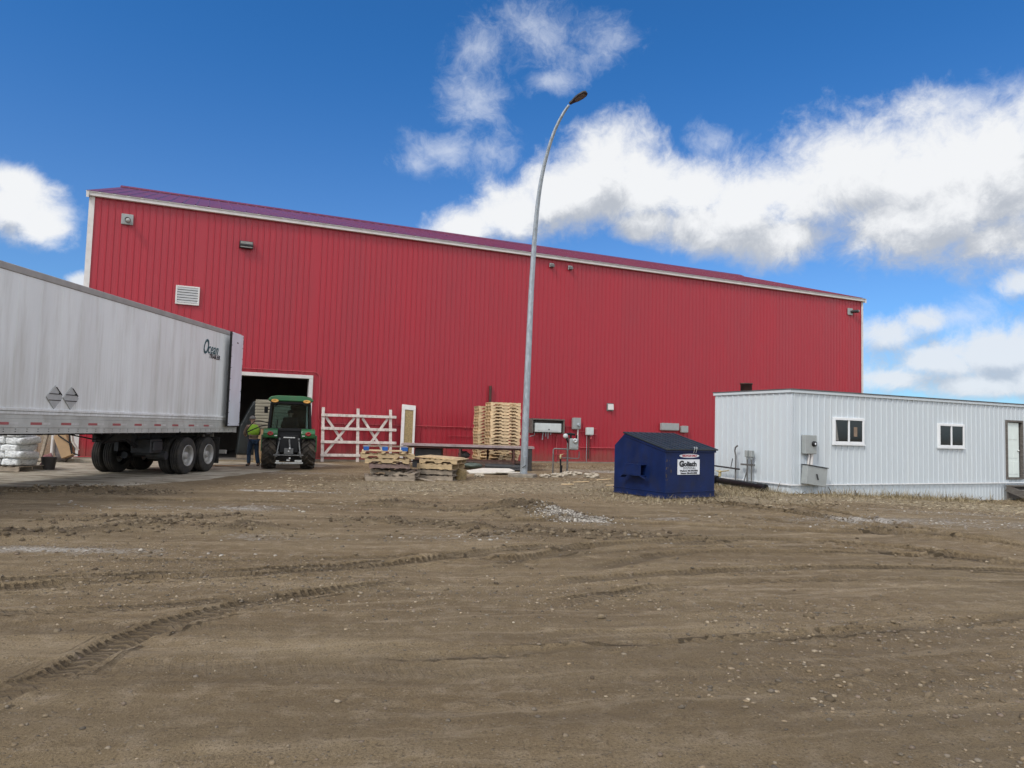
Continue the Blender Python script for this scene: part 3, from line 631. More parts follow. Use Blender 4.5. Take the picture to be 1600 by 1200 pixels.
# lamps and vents on the wall
def bullet_lamp(label, s, z, ax, ay, az):
    e = wall_thing('wall_light', label, 'wall light', s, z, 'lights on the warehouse wall')
    p = MB(); p.box(-.2, .2, -.05, 0, -.2, .2); p.build('back_plate', elec_grey, e, .015)
    p = MB(); p.tube([(0, -.05, 0), (ax * .3, -.1 + ay * .3, az * .3), (ax, -.10 + ay, az)], [.055, .09, .10], 12); h_ = p.build('lamp_head', dark_metal, e)
    p = MB(); p.ball((ax * 1.04, -.10 + ay * 1.04, az * 1.04), .085); p.build('lens', lens_mat, h_)
bullet_lamp('square plated spotlight below the eave at the left corner', -19.89, 8.94, .05, -.22, -.10)
bullet_lamp('spotlight on square plate near the right corner', 17.5, 8.95, .38, -.14, .03)
e = wall_thing('flood_light', 'dark box floodlight high on the wall right of the louvre', 'wall light', -15.69, 8.51, 'lights on the warehouse wall')
p = MB(); p.prism([(0, -.14), (-.16, -.14), (-.24, -.04), (-.20, .13), (0, .15)], -.25, .25); p.build('housing', dark_metal, e, .012)
p = MB(); p.add([(-.22, -.168, -.125), (.22, -.168, -.125), (.22, -.215, .10), (-.22, -.215, .10)], [(0, 1, 2, 3)]); p.xf(Matrix.Translation((0, -.03, .0))); p.build('lens', lens_mat, e)
for s, lb in ((-2.11, 'small square light under the eave just right of the lamp pole'), (-1.11, 'small square light under the eave, farther right from the pole')):
    e = wall_thing('eave_light', lb, 'wall light', s, 9.33, 'lights on the warehouse wall')
    p = MB(); p.box(-.11, .11, -.05, 0, -.09, .11); p.build('bracket', elec_grey, e, .01)
    p = MB(); p.box(-.085, .085, -.19, -.05, -.10, .04); p.build('housing', galv_dark, e, .015)
e = wall_thing('louvre_vent', 'white slatted louvre vent high above the trailer', 'vent', -17.7, 6.29)
p = MB(); p.box(-.42, -.36, -.06, 0, -.36, .36); p.box(.36, .42, -.06, 0, -.36, .36); p.box(-.36, .36, -.06, 0, .30, .36); p.box(-.36, .36, -.06, 0, -.36, -.30); p.build('frame', white_trim, e, .006)
p = MB()
for i in range(6): p.bar((-.36, -.035, -.245 + .1 * i), (.36, -.035, -.245 + .1 * i), .014, .070, (0, -.45, 1))
p.build('slats', white_gloss, e)
p = MB(); p.box(-.36, .36, -.012, -.002, -.30, .30); p.build('backing', dark_metal, e)
e = wall_thing('exhaust_vent', 'small pale vent hood alone on the wall above the dumpster', 'vent', 1.28, 2.73)
p = MB(); p.box(-.19, .19, -.02, 0, -.19, .19); p.build('flange', galv_dark, e); p = MB(); p.prism([(-.02, -.15), (-.13, -.13), (-.10, .15), (-.02, .15)], -.14, .15); p.build('hood', white_trim, e, .01)
# electrical gear on the wall
e = wall_thing('panel_cabinet', 'pale panel box inside an open dark wooden frame', 'electrical box', -2.2, 1.43)
p = MB(); p.box(-.86, .84, -.34, .0, .56, .62); p.box(-.86, -.80, -.32, 0, -.05, .56); p.box(.78, .84, -.32, 0, -.05, .56); p.box(-.80, .78, -.04, 0, -.05, .56); p.build('frame', wood_grey2, e)
p = MB(); p.box(-.68, .68, -.30, -.05, .0, .41); bx = p.build('box', elec_pale, e, .012); p = MB(); p.box(-.55, .55, -.312, -.302, .06, .35); p.build('door', elec_pale, bx, .004); p = MB(); p.box(0, .05, -.33, -.312, .10, .15); p.build('latch', black_plastic, bx)
p = MB()
for i, s in enumerate((-.2, -.06, .06, .2)): p.tube([(s, -.15, 0), (s, -.15, -.12 - .09 * ((i * 7) % 3))], .024, 8)
p.tube([(-.2, -.12, -.12), (-.2, -.1, -.36)], .03, 8); p.build('conduit', galv, e)
p = MB(); p.tube([(-.62, -.15, .02), (-.64, -.12, -.16), (-.85, -.08, -.22)], .018, 6); p.build('cable', galv, e)
def meter(label, s, z, wd, hg, dial=None, mt=elec_grey, dp=.16, cat='electrical box', pipes=()):
    e = wall_thing('electrical_box', label, cat, s, z, 'electrical boxes on the warehouse wall')
    p = MB(); p.box(-wd / 2, wd / 2, -dp, 0, -hg / 2, hg / 2); p.build('box', mt, e, .015)
    p = MB(); p.box(-wd / 2 - .012, wd / 2 + .012, -dp - .012, -dp + .02, -hg / 2 + .03, hg / 2 + .012); p.build('cover', mt, e, .006)
    if dial:
        p = MB(); p.lathe([(-dp - .012, .0), (-dp - .09, .0001), (-dp - .09, .075), (-dp - .012, .085)], 16, 'Y', (dial[0], 0, dial[1])); p.build('meter', galv, e)
    for pts, r, m_ in pipes:
        p = MB(); p.tube(pts, r, 8); p.build('pipe', m_, e)
    return e
meter('grey meter box with round meter right of the open panel frame', -.62, 1.87, .40, .54, (.08, -.06), pipes=[([(.1, -.08, -.27), (.1, -.08, -.75)], .035, white_trim)])
meter('pale square junction box on the wall beside the meter box', .11, 1.52, .36, .36, None, elec_pale, pipes=[([(-.12, -.06, -.18), (-.12, -.06, -1.45)], .016, galv), ([(.0, -.06, -.18), (0, -.06, -1.3)], .03, rust), ([(.18, -.05, .13), (.42, -.03, .13)], .02, pipe_pink), ([(.18, -.05, -.14), (.42, -.03, -.14)], .02, pipe_pink), ([(.1, -.08, -.18), (.1, -.08, -.36)], [.03, .05], pipe_pink)])
meter('wide pale box on the wall just above the dumpster lid', 4.76, 1.86, 1.05, .36, None, elec_grey)
meter('small grey box right of the wide box above the dumpster', 5.66, 1.76, .40, .34, None, elec_grey)
p = MB(); p.tube([(0, -.03, .05), (0, -.03, 1.25)], .03, 8); p.tube([(.62, -.06, .9), (.62, -.06, .5), (.5, -.06, .42), (-.1, -.06, .40)], .018, 6)
tag(p.build('wall_pipe', pipe_pink), 'thin pink pipe rising on the wall left of the gas meter', 'pipe').matrix_world = WM @ Matrix.Translation((-1.62, -.03, 0))
# wooden panel gate leaning on the wall
e = empty('wooden_gate', 'flaking white wooden gate panel with crossed braces leaning on the wall', 'gate', wp(-11.0, -.42, 0), WA, rot=(R(-8), 0, WA))
for x in (-1.42, .0, 1.38):
    p = MB(); p.box(x - .06, x + .06, -.02, .03, -.02, 2.22); p.build('post', wood_flake, e, .005)
for i, z in enumerate((.26, .80, 1.35, 1.90)):
    p = MB(); p.box(-1.50, 1.62 if i else .1, -.065, -.022, z - .06, z + .055); p.build('rail', wood_flake, e, .005)
for (xa, za, xb, zb) in ((-1.30, 1.83, -.62, .86), (-.14, 1.83, -1.32, .32), (.20, 1.83, 1.18, .32), (1.26, 1.83, .22, .32)):
    p = MB(); p.bar((xa, -.012 + (.028 if xa < xb else 0), za), (xb, -.012 + (.028 if xa < xb else 0), zb), .105, .022, (0, 1, 0)); p.xf(Matrix.Translation((0, .035, 0))); p.build('brace', wood_flake, e)
# leaning framed board
e = empty('leaning_board', 'tall white edged chipboard panel leaning on the wall by the gate', 'board', wp(-8.98, -.62, 0), WA, rot=(R(-13), R(4), WA))
p = MB(); p.box(-.24, .24, .0, .04, 0, 2.5); p.build('panel', osb, e)
p = MB(); p.box(-.30, -.17, -.03, .05, 0, 2.5); p.box(.21, .30, -.03, .05, 0, 2.5); p.box(-.17, .21, -.03, .05, 2.28, 2.5); p.build('frame', white_trim, e, .005)

# ------------------------------------------------------------------ white site office
of = empty('site_office', 'low white ribbed portable office with two windows on the right', 'office', OC, OA)
LX, LY, HT, SK = 12.2, 3.05, 2.80, .25
def ribs_line(a, b, pitch, w, d):
    pts = [(a, 0)]; k = a + .06
    while k + w < b - .02:
        pts += [(k, 0), (k + .012, -d), (k + w - .012, -d), (k + w, 0)]; k += pitch
    return pts + [(b, 0)]
w = MB()
def wallstrip(pts, z0, z1, f, off=0.):
    n = len(pts); vs = [f(p[0], p[1] + off, z) for z in (z0, z1) for p in pts]; w.add(vs, [(i, i + 1, n + i + 1, n + i) for i in range(n - 1)])
fr = lambda a, d, z: (a, d, z); lf = lambda a, d, z: (d, LY - a, z); bk = lambda a, d, z: (LX - a, LY - d, z); rt_ = lambda a, d, z: (LX - d, a, z)
DOA, DOB = 9.50, 10.42
wallstrip(ribs_line(0, DOA, .232, .055, .024), SK, HT, fr); wallstrip(ribs_line(DOA, DOB, .232, .055, .024), 2.30, HT, fr); wallstrip(ribs_line(DOB, LX, .232, .055, .024), SK, HT, fr)
wallstrip(ribs_line(DOA, DOB, .232, .055, .024), SK, .36, fr)
wallstrip(ribs_line(0, LY, .232, .055, .024), SK, HT, lf); wallstrip(ribs_line(0, LX, .232, .055, .024), SK, HT, bk); wallstrip(ribs_line(0, LY, .232, .055, .024), SK, HT, rt_)
w.build('wall', white_siding, of, fix=False)
w = MB()
for f, L_ in ((fr, LX), (lf, LY), (bk, LX), (rt_, LY)):
    pts = []; a = .02
    pts = ribs_line(.02, L_ - .02, .155, .04, .014); wallstrip(pts, -.6, SK - .015, f, .03)
w.build('skirt', white_siding, of, fix=False)
p = MB(); p.box(-.02, LX + .02, -.035, -.02, SK - .02, SK + .015); p.box(-.035, -.02, -.035, LY, SK - .02, SK + .015); p.build('skirt_trim', white_gloss, of)
p = MB(); p.box(-.04, LX + .04, -.05, -.028, HT - .05, HT + .03); p.box(-.05, -.028, -.028, LY + .04, HT - .05, HT + .03); p.box(LX + .028, LX + .05, -.028, LY + .04, HT - .05, HT + .03); p.box(-.04, LX + .04, LY + .028, LY + .05, HT - .05, HT + .03); p.build('roof_trim', white_siding, of, .006)
p = MB(); p.box(-.06, LX + .06, -.065, LY + .06, HT + .031, HT + .06); rfo = p.build('roof', roof_grey, of)
p = MB(); p.lathe([(HT + .06, .0), (HT + .06, .17), (HT + .30, .17), (HT + .30, .19), (HT + .34, .19), (HT + .35, 0)], 16, 'Z', (.55, 2.3, 0)); p.build('chimney', rust, rfo)
p = MB(); p.box(-.018, .035, -.022, .035, SK + .016, HT - .11); p.build('corner_trim', white_siding, of)
def window(x0, x1, z0, z1, paper):
    f = MB(); T = .075
    f.box(x0, x0 + T, -.06, .02, z0, z1); f.box(x1 - T, x1, -.06, .02, z0, z1); f.box(x0 + T, x1 - T, -.06, .02, z1 - T, z1); f.box(x0 + T, x1 - T, -.06, .02, z0, z0 + T)
    xm = (x0 + x1) / 2; f.box(xm - .03, xm + .03, -.052, .02, z0 + T, z1 - T)
    wd = f.build('window', white_gloss, of, .006)
    for a, b, q in ((x0 + T, xm - .03, -.028), (xm + .03, x1 - T, -.036)):
        g_ = MB(); g_.box(a, b, q, q + .01, z0 + T, z1 - T); g_.build('pane', pane_dark, wd)
    if paper:
        g_ = MB(); g_.box(xm + .20, xm + .34, -.0385, -.0365, z0 + .22, z1 - .26); g_.build('notice', tan_cloth, wd)
        g_ = MB(); g_.add([(x0 + .1, -.030, z0 + .1), (x0 + .22, -.030, z0 + .1), (x0 + .12, -.030, z1 - .12), (x0 + .1, -.030, z1 - .12)], [(0, 1, 2, 3)]); g_.build('curtain', grey_cloth, wd)
    g_ = MB(); g_.box(x0 - .03, x1 + .03, -.07, -.018, z0 - .03, z0 - .002); g_.build('sill', white_gloss, wd)
window(1.55, 2.79, 1.38, 2.13, True); window(6.07, 7.32, 1.35, 2.09, False)
dr = MB(); dr.box(DOA, DOA + .07, -.04, .12, .36, 2.30); dr.box(DOB - .06, DOB, -.04, .12, .36, 2.30); dr.box(DOA + .07, DOB - .06, -.04, .12, 2.24, 2.30); dr.box(DOA + .07, DOB - .06, -.06, .12, .36, .41); dfm = dr.build('door_frame', wood_grey2, of)
d_ = MB(); d_.box(DOA + .10, DOB - .14, .03, .07, .42, 2.22)
for z0, z1 in ((.52, .95), (1.05, 1.55), (1.66, 2.12)):
    for x0, x1 in ((DOA + .17, DOA + .38), (DOA + .45, DOA + .68)): d_.box(x0, x1, .02, .0299, z0, z1)
dd = d_.build('door', door_white, of, .006); p = MB(); p.ball((DOB - .22, .0, 1.3), .035); p.build('handle', chrome, dd)
p = MB(); p.box(DOB - .14, DOB - .06, .05, .09, .41, 2.24); p.build('door_gap', dark_metal, of)
st_ = empty('wooden_steps', 'grey weathered wooden landing and steps at the office door', 'steps', OC + Vector((ex * 9.35, ey * 9.35, -.28)), OA)
for i in range(4):
    p = MB(); p.box(0, 1.5, -.32 * (i + 1) + .02 + .0, -.32 * i - .06, .46 - .13 * i - .04, .46 - .13 * i); p.build('tread', wood_grey2, st_, .004)
for x in (.0, 1.44):
    p = MB(); p.bar((x + .03, -.08, .36), (x + .03, -1.25, -.02), .045, .2); p.build('stringer', wood_grey2, st_)
p = MB(); p.box(.05, 1.45, -.10, -.06, .02, .40); p.box(.05, .12, -.1, -.06, -.05, .02); p.build('riser', wood_grey2, st_)
def off_thing(name, label, cat, u, z, front=True, group=None, roll=0.):
    q = OC + (Vector((ex * u, ey * u, z)) + Vector((ey, -ex, 0)) * .02 if front else Vector((-ey * u, ex * u, z)) + Vector((-ex, -ey, 0)) * .02)
    return empty(name, label, cat, q, 0, group, rot=(0, roll, OA if front else OA - R(90)))
e = off_thing('meter_box', 'grey upright meter box with black dial on the office wall', 'electrical box', .565, 1.35)
p = MB(); p.box(-.22, .22, -.14, 0, -.26, .26); p.build('box', elec_grey, e, .015); p = MB(); p.lathe([(-.14, .075), (-.20, .07), (-.205, .0)], 16, 'Y', (.09, 0, .02)); p.build('dial', black_plastic, e)
p = MB(); p.lathe([(-.206, .03), (-.212, .0)], 12, 'Y', (.09, 0, .02)); p.build('face', sign_white, e)
e = off_thing('disconnect_box', 'tilted grey switch box below the meter on the office wall', 'electrical box', .70, .50, roll=R(7))
p = MB(); p.box(-.38, .38, -.22, -.02, -.26, .25); p.build('box', elec_grey, e, .012); p = MB(); p.box(-.395, .395, -.24, -.0, .252, .27); p.build('lid', dark_metal, e); p = MB(); p.bar((-.04, -.24, .05), (.02, -.25, -.1), .025, .025); p.build('handle', dark_metal, e)
p = MB(); p.tube([(-.2, -.06, .26), (-.2, -.06, .62)], .03, 8); p.tube([(-.08, -.06, .26), (-.1, -.06, .62)], .045, 8); p.build('conduit', white_trim, e)
# pipework outside the office end wall (local X runs along the wall from far end to the corner)
def oend(v, out, z): return OC + Vector((-ey * v - ex * out, ex * v - ey * out, z))
p = MB(); a, b = oend(2.95, .32, .20), oend(.62, .30, .10); d_ = (b - a).normalized(); p.tube([a, a + d_ * .05, b - d_ * .28, b - d_ * .28, b], [.10, .088, .088, .115, .115], 14); p.tube([a + d_ * .25, a + d_ * .42], .13, 14)
tag(p.build('drain_pipe', black_plastic), 'thick black drain pipe lying along the end of the white office', 'pipe')
p = MB(); p.tube([oend(3.35, .25, .62), oend(1.70, .25, .56)], .024, 8); p.tube([oend(2.95, .25, .6), oend(2.95, .25, .95)], .010, 6); p.tube([oend(2.05, .25, .6), oend(1.98, .25, .86)], .012, 6); tag(p.build('steel_rod', dark_metal), 'long dark rod sticking out level past the office end', 'rod')
p = MB(); p.tube([oend(1.93, .18, -.1), oend(1.93, .18, .95), oend(1.97, .18, 1.08), oend(1.95, .18, 1.18), oend(1.86, .18, 1.24)], .024, 8); tag(p.build('bent_pipe', galv_dark), 'dark standpipe with a hooked top beside the office end wall', 'pipe')
e = empty('valve_standpipe', 'pale yellow tap valve on a short standpipe above the drain pipe', 'valve', oend(2.42, .34, 0), OA - R(90))
p = MB(); p.tube([(0, 0, -.1), (0, 0, .46)], .024, 8); p.build('riser', galv, e); p = MB(); p.ball((0, 0, .44), .05); p.tube([(-.16, -.01, .46), (0, 0, .44), (.40, -.02, .50)], .018, 6); p.tube([(0, 0, .3), (0, 0, .4)], .045, 8); p.build('valve', brass, e)
e = empty('twin_meters', 'twin grey electric outlets on slim posts at the office end', 'electrical box', oend(1.40, .16, 0), OA - R(90))
for x in (-.08, .09):
    p = MB(); p.tube([(x, 0, -.2), (x, 0, .9)], .022, 8); p.build('post', galv_dark, e); p = MB(); p.box(x - .055, x + .055, -.06, .05, .93, 1.12); p.tube([(x, 0, .86), (x, 0, .93)], .04, 8); p.build('outlet', elec_grey, e, .01)
p = MB(); p.box(-.32, .2, -.03, .03, .68, .73); p.box(-.32, .2, -.03, .03, .12, .16); p.bar((-.2, -.02, .17), (-.08, -.02, .5), .02, .02); p.build('bracket', galv_dark, e)

# ------------------------------------------------------------------ semi trailer (local Y towards its rear, X to the camera side)
tl = empty('semi_trailer', 'dirty silver box semi trailer with its rear door folded open along the side', 'trailer', (-9.02, 20.8, 0), R(-3.04))
YF, YR, TW, ZTOP, ZF = -13.9, 2.30, 2.60, 4.36, 1.18
def side_wall(x, out):
    p = MB(); p.box(min(x, x - out * .04), max(x, x - out * .04), YF, YR - .05, 1.48, 4.22)
    for y in np.arange(YR - .55, YF, -.61):
        y = float(y); p.box(min(x, x + out * .0025), max(x, x + out * .0025), y - .035, y + .035, 1.70, 4.20)
        for dy in (-.022, .022):
            for z in np.arange(1.74, 4.19, .075):
                z = float(z); c = (x + out * .0025, y + dy, z); r = .0075
                p.add([(c[0], c[1] - r, c[2]), (c[0], c[1], c[2] - r), (c[0], c[1] + r, c[2]), (c[0], c[1], c[2] + r), (c[0] + out * .006, c[1], c[2])], [(0, 1, 4), (1, 2, 4), (2, 3, 4), (3, 0, 4)])
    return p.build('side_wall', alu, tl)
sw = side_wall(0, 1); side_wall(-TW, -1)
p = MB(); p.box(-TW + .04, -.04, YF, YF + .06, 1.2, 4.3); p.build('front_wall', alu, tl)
p = MB(); p.box(-TW + .03, -.03, YF, YR - .02, 4.31, 4.35); p.build('roof', alu_rail, tl)
p = MB(); p.box(-TW + .045, -.045, YF, YR - .02, 1.42, 1.46); p.build('floor', wood_old, tl)
for x0, x1 in ((-.05, .018), (-TW - .018, -TW + .05)):
    p = MB(); p.box(x0, x1, YF - .01, YR, 4.222, ZTOP); p.build('top_rail', alu_rail, tl, .012)
    s = 1 if x1 > -1 else -1; xo = x1 if s > 0 else x0
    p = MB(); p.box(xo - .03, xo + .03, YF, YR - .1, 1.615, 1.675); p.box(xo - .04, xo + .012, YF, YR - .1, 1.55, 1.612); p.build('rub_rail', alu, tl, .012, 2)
    p = MB(); p.box(min(xo - s * .05, xo), max(xo - s * .05, xo), YF, YR - .1, 1.475, 1.548); p.box(min(xo - s * .05, xo + s * .012), max(xo - s * .05, xo + s * .012), YF, YR - .05, 1.30, 1.472); p.box(min(xo - s * .05, xo + s * .004), max(xo - s * .05, xo + s * .004), YF, YR - .05, ZF, 1.298)
    for y in np.arange(YR - .3, YF, -.3):
        for z in (1.225, 1.27): p.box(min(xo + s * .0041, xo + s * .009), max(xo + s * .0041, xo + s * .009), float(y) - .012, float(y) + .012, z - .007, z + .007, 1)
    br = p.build('bottom_rail', [alu_dirty, dark_metal], tl)
    if s > 0:
        for y in np.arange(.20, YF + .5, -.872):
            y = float(y)
            q = MB(); q.box(xo + .013, xo + .0145, y - .15, y + .16, 1.352, 1.402); q.build('red_reflector', refl_red, br)
            q = MB(); q.box(xo + .013, xo + .0145, y + .17, y + .40, 1.355, 1.400); q.build('white_reflector', refl_white, br)
# rear frame and folded doors
p = MB(); p.box(-TW - .01, .012, YR - .09, YR, 4.13, 4.355); p.box(-TW - .01, .012, YR - .09, YR, ZF - .02, 1.42); p.box(-TW - .01, -TW + .08, YR - .09, YR, 1.42, 4.13); p.box(-.08, .012, YR - .09, YR, 1.42, 4.13); p.build('rear_frame', alu_dirty, tl, .01)
for s, xh in ((1, .05), (-1, -TW - .05)):
    D = MB(); D.box(-.022, .022, -1.14, 0, 1.38, 4.32); D.xf(Matrix.Translation((xh, YR + .04, 0)) @ Matrix.Rotation(R(6.5) * s, 4, 'Z'))
    dr = D.build('rear_door', door_paint, tl, .008)
    D = MB()
    for z in np.arange(1.45, 4.3, .35):
        for y in (-.06, -1.08): D.ball((.024 * s, y, float(z)), .014, 6, 4)
    D.box(-.035, .035, -1.155, -1.142, 1.38, 4.32); D.box(-.035, .035, -1.16, -.0, 1.362, 1.378)
    D.xf(Matrix.Translation((xh, YR + .04, 0)) @ Matrix.Rotation(R(6.5) * s, 4, 'Z')); D.build('seal', black_plastic, dr)
    D = MB()
    for z in (1.7, 2.5, 3.3, 4.1): D.tube([(xh, YR + .03, z - .07), (xh, YR + .03, z + .07)], .03, 8)
    D.build('hinges', dark_metal, dr)
    D = MB(); D.box(-.04, .0, -1.17, -1.10, 2.95, 3.12); D.box(.0225, .027, -.62, -.50, 4.0, 4.04); D.xf(Matrix.Translation((xh, YR + .04, 0)) @ Matrix.Rotation(R(6.5) * s, 4, 'Z')); D.build('latch', dark_metal, dr)
# running gear
p = MB()
for x in (-TW / 2 - .48, -TW / 2 + .48): p.box(x - .05, x + .05, -2.2, 2.0, .88, 1.14)
for y in np.arange(YF + .4, YR, .32): p.box(-TW + .06, -.06, float(y) - .03, float(y) + .03, ZF - .035, 1.415)
for y in (-1.9, -1.25, .0, 1.25): p.box(-TW / 2 - .55, -TW / 2 + .55, y - .05, y + .05, .92, 1.10)
p.build('subframe', dark_metal, tl)
for y in (-.62, .60):
    p = MB(); p.tube([(-TW + .1, y, .53), (-.1, y, .53)], .075, 12); ax = p.build('axle', dark_metal, tl)
    p = MB()
    for x in (-TW / 2 - .48, -TW / 2 + .48):
        p.bar((x, y, .60), (x, y - .5, .80), .10, .09); p.tube([(x, y + .3, .62), (x, y + .3, .92)], .13, 12); p.box(x - .06, x + .06, y - .6, y - .42, .62, .92)
    p.tube([(-.85, y - .25, .50), (-.85, y - .05, .50)], .10, 12); p.tube([(-TW + .85, y - .25, .50), (-TW + .85, y - .05, .50)], .10, 12); p.build('suspension', dark_metal, ax)
TY = [(-.135, .30), (-.145, .34), (-.140, .44), (-.125, .495), (-.105, .515), (-.07, .522), (-.066, .508), (-.056, .508), (-.052, .523), (-.008, .525), (-.005, .510), (.005, .510), (.008, .525), (.052, .523), (.056, .508), (.066, .508), (.07, .522), (.105, .515), (.125, .495), (.140, .44), (.145, .34), (.135, .30)]
RIMO = [(.135, .302), (.150, .300), (.145, .275), (.06, .262), (-.03, .245), (-.04, .13), (.03, .12), (.035, .10), (.11, .095), (.125, .06), (.125, .0005)]
def wheel(x, y, out, dual_first):
    p = MB(); p.lathe(TY, 36); wh_ = p.build('wheel', rubber, tl); wh_.location = (x, y, .525)
    p = MB(); p.lathe([(a * out, r) for a, r in RIMO], 28)
    for k in range(10): 
        q = 2 * math.pi * k / 10; p.tube([(-.035 * out, .175 * math.cos(q), .175 * math.sin(q)), (.005 * out, .175 * math.cos(q), .175 * math.sin(q))], .016, 6)
    p.build('rim', rim_grey, wh_)
for y in (-.62, .60):
    for x, o_ in ((-.185, 1), (-.52, 1), (-TW + .185, -1), (-TW + .52, -1)): wheel(x, y, o_, True)
for x0 in (-.68, -TW + .06):
    p = MB(); p.box(x0, x0 + .62, 1.30, 1.312, .22, .98); p.build('mud_flap', rubber, tl)
    p = MB(); p.box(x0, x0 + .62, 1.27, 1.335, .985, 1.03); p.build('flap_bracket', dark_metal, tl)
p = MB(); p.box(-TW + .25, -.25, 2.14, 2.24, .48, .60)
for x in (-TW + .7, -.7): p.bar((x, 2.2, .55), (x, 2.1, ZF), .08, .08); p.bar((x, 2.2, .55), (x, 1.5, ZF - .1), .05, .05)
p.build('underride_guard', alu_dirty, tl)
p = MB(); p.box(-.9, -.35, -2.0, -1.45, .62, 1.0); p.box(-.36, -.3, -1.95, -1.5, .68, .94); p.tube([(-.75, -1.4, .55), (-.25, -1.4, .55)], .11, 12); p.build('air_tank', dark_metal, tl, .02)
p = MB()
for k in range(3): p.tube([(-.25 - .1 * k, -5.4 + k, 1.15), (-.4, -4.0, .98 - .03 * k), (-.6, -3.2, .94), (-.65, -2.6, .98), (-.7, -2.2, .78 + .05 * k), (-.8, -1.6, .70)], .016, 6)
p.build('air_line', black_plastic, tl)
for x in (-.45, -TW + .45):
    p = MB(); p.box(x - .07, x + .07, -10.6, -10.45, .35, 1.2); p.box(x - .055, x + .055, -10.585, -10.465, .06, .35); p.box(x - .16, x + .16, -10.65, -10.4, .0, .06); p.build('landing_leg', dark_metal, tl)
p = MB(); p.box(.0185, .05, -1.3, -1.24, 1.16, 1.2); p.box(-.06, .02, .28, .6, 1.12, 1.17); p.build('marker_light', dark_metal, tl)
# placard holders and lettering on the near side
for yc in (-6.28, -5.78):
    p = MB(); s = .245
    p.add([(.004, yc - s, 1.92), (.004, yc, 1.92 - s), (.004, yc + s, 1.92), (.004, yc, 1.92 + s), (.02, yc - s, 1.92), (.02, yc, 1.92 - s), (.02, yc + s, 1.92), (.02, yc, 1.92 + s)], [(0, 3, 2, 1), (4, 5, 6, 7), (0, 1, 5, 4), (1, 2, 6, 5), (2, 3, 7, 6), (3, 0, 4, 7)])
    ph_ = p.build('placard_holder', placard, tl, .004)
    p = MB()
    for z, hw in ((1.99, .17), (1.86, .18)): p.box(.0205, .027, yc - hw, yc + hw, z - .008, z + .008)
    p.bar((.0235, yc + .02, 2.13), (.0235, yc + .20, 1.97), .007, .03, (1, 0, 0)); p.ball((.024, yc + .12, 2.0), .02, 6, 4); p.build('clips', dark_metal, ph_)
tx = (0, 1, 0); tz = (0, 0, 1)
text('lettering_ocean', 'O', .62, teal, tl, tx, tz, (.012, -.06, 3.68), shear=.42, xscale=.62, bold=.008)
text('lettering_ocean', 'cean', .46, teal, tl, tx, tz, (.012, .40, 3.66), shear=.45, xscale=.72, bold=.003, spacing=1.08)
text('lettering_trailer', 'TRAILER', .18, ink, tl, tx, tz, (.012, .54, 3.44), shear=.12, xscale=1.05, bold=.003)

# ------------------------------------------------------------------ people
def skin_obj(name, V, E, mt, parent, sub=2, extra=None):
    names = list(V); me = bpy.data.meshes.new(name + '_cage')
    me.from_pydata([V[k][:3] for k in names], [(names.index(a), names.index(b)) for a, b in E], [])
    o = bpy.data.objects.new('tmp', me); COL.objects.link(o)
    o.modifiers.new('skin', 'SKIN').use_smooth_shade = True
    if not me.skin_vertices: me.skin_vertices.new(name='')
    for i, k in enumerate(names):
        r = V[k][3]; me.skin_vertices[0].data[i].radius = r if isinstance(r, tuple) else (r, r); me.skin_vertices[0].data[i].use_root = (i == 0)
    sd = o.modifiers.new('sub', 'SUBSURF'); sd.levels = sub; sd.render_levels = sub
    bpy.context.view_layer.update()
    out = bpy.data.meshes.new_from_object(o.evaluated_get(bpy.context.evaluated_depsgraph_get()))
    bpy.data.objects.remove(o); bpy.data.meshes.remove(me)
    if extra:
        import bmesh
        em = extra.mesh('x'); bm = bmesh.new(); bm.from_mesh(out); bm.from_mesh(em); bm.to_mesh(out); bm.free(); bpy.data.meshes.remove(em)
    out.materials.clear(); r = link(name, out, mt, parent, True); return r
def add_hand(mb, wr, fwd, side, thumb):
    """palm plus four unequal curled fingers and a thumb, from the wrist along fwd; `side` spreads the fingers, `thumb` points inward"""
    wr, f, s, th = Vector(wr), Vector(fwd).normalized(), Vector(side).normalized(), Vector(thumb).normalized()
    nrm = f.cross(s).normalized()
    mb.tube([wr - f * .02, wr + f * .04, wr + f * .085], [.026, .038, .034], 8)
    for i, (o, L) in enumerate(((-.030, .072), (-.010, .082), (.011, .076), (.030, .060))):
        b = wr + f * .078 + s * o; k1 = b + f * L * .45; k2 = k1 + (f * .8 + nrm * .6) * L * .32; k3 = k2 + (f * .35 + nrm * .9) * L * .28
        mb.tube([b, k1, k2, k3], [.0095, .009, .008, .006], 6)
    b = wr + f * .025 + th * .03; k1 = b + (th * .7 + f * .6) * .035; k2 = k1 + (f * .9 + nrm * .4) * .03
    mb.tube([b, k1, k2], [.011, .010, .007], 6)
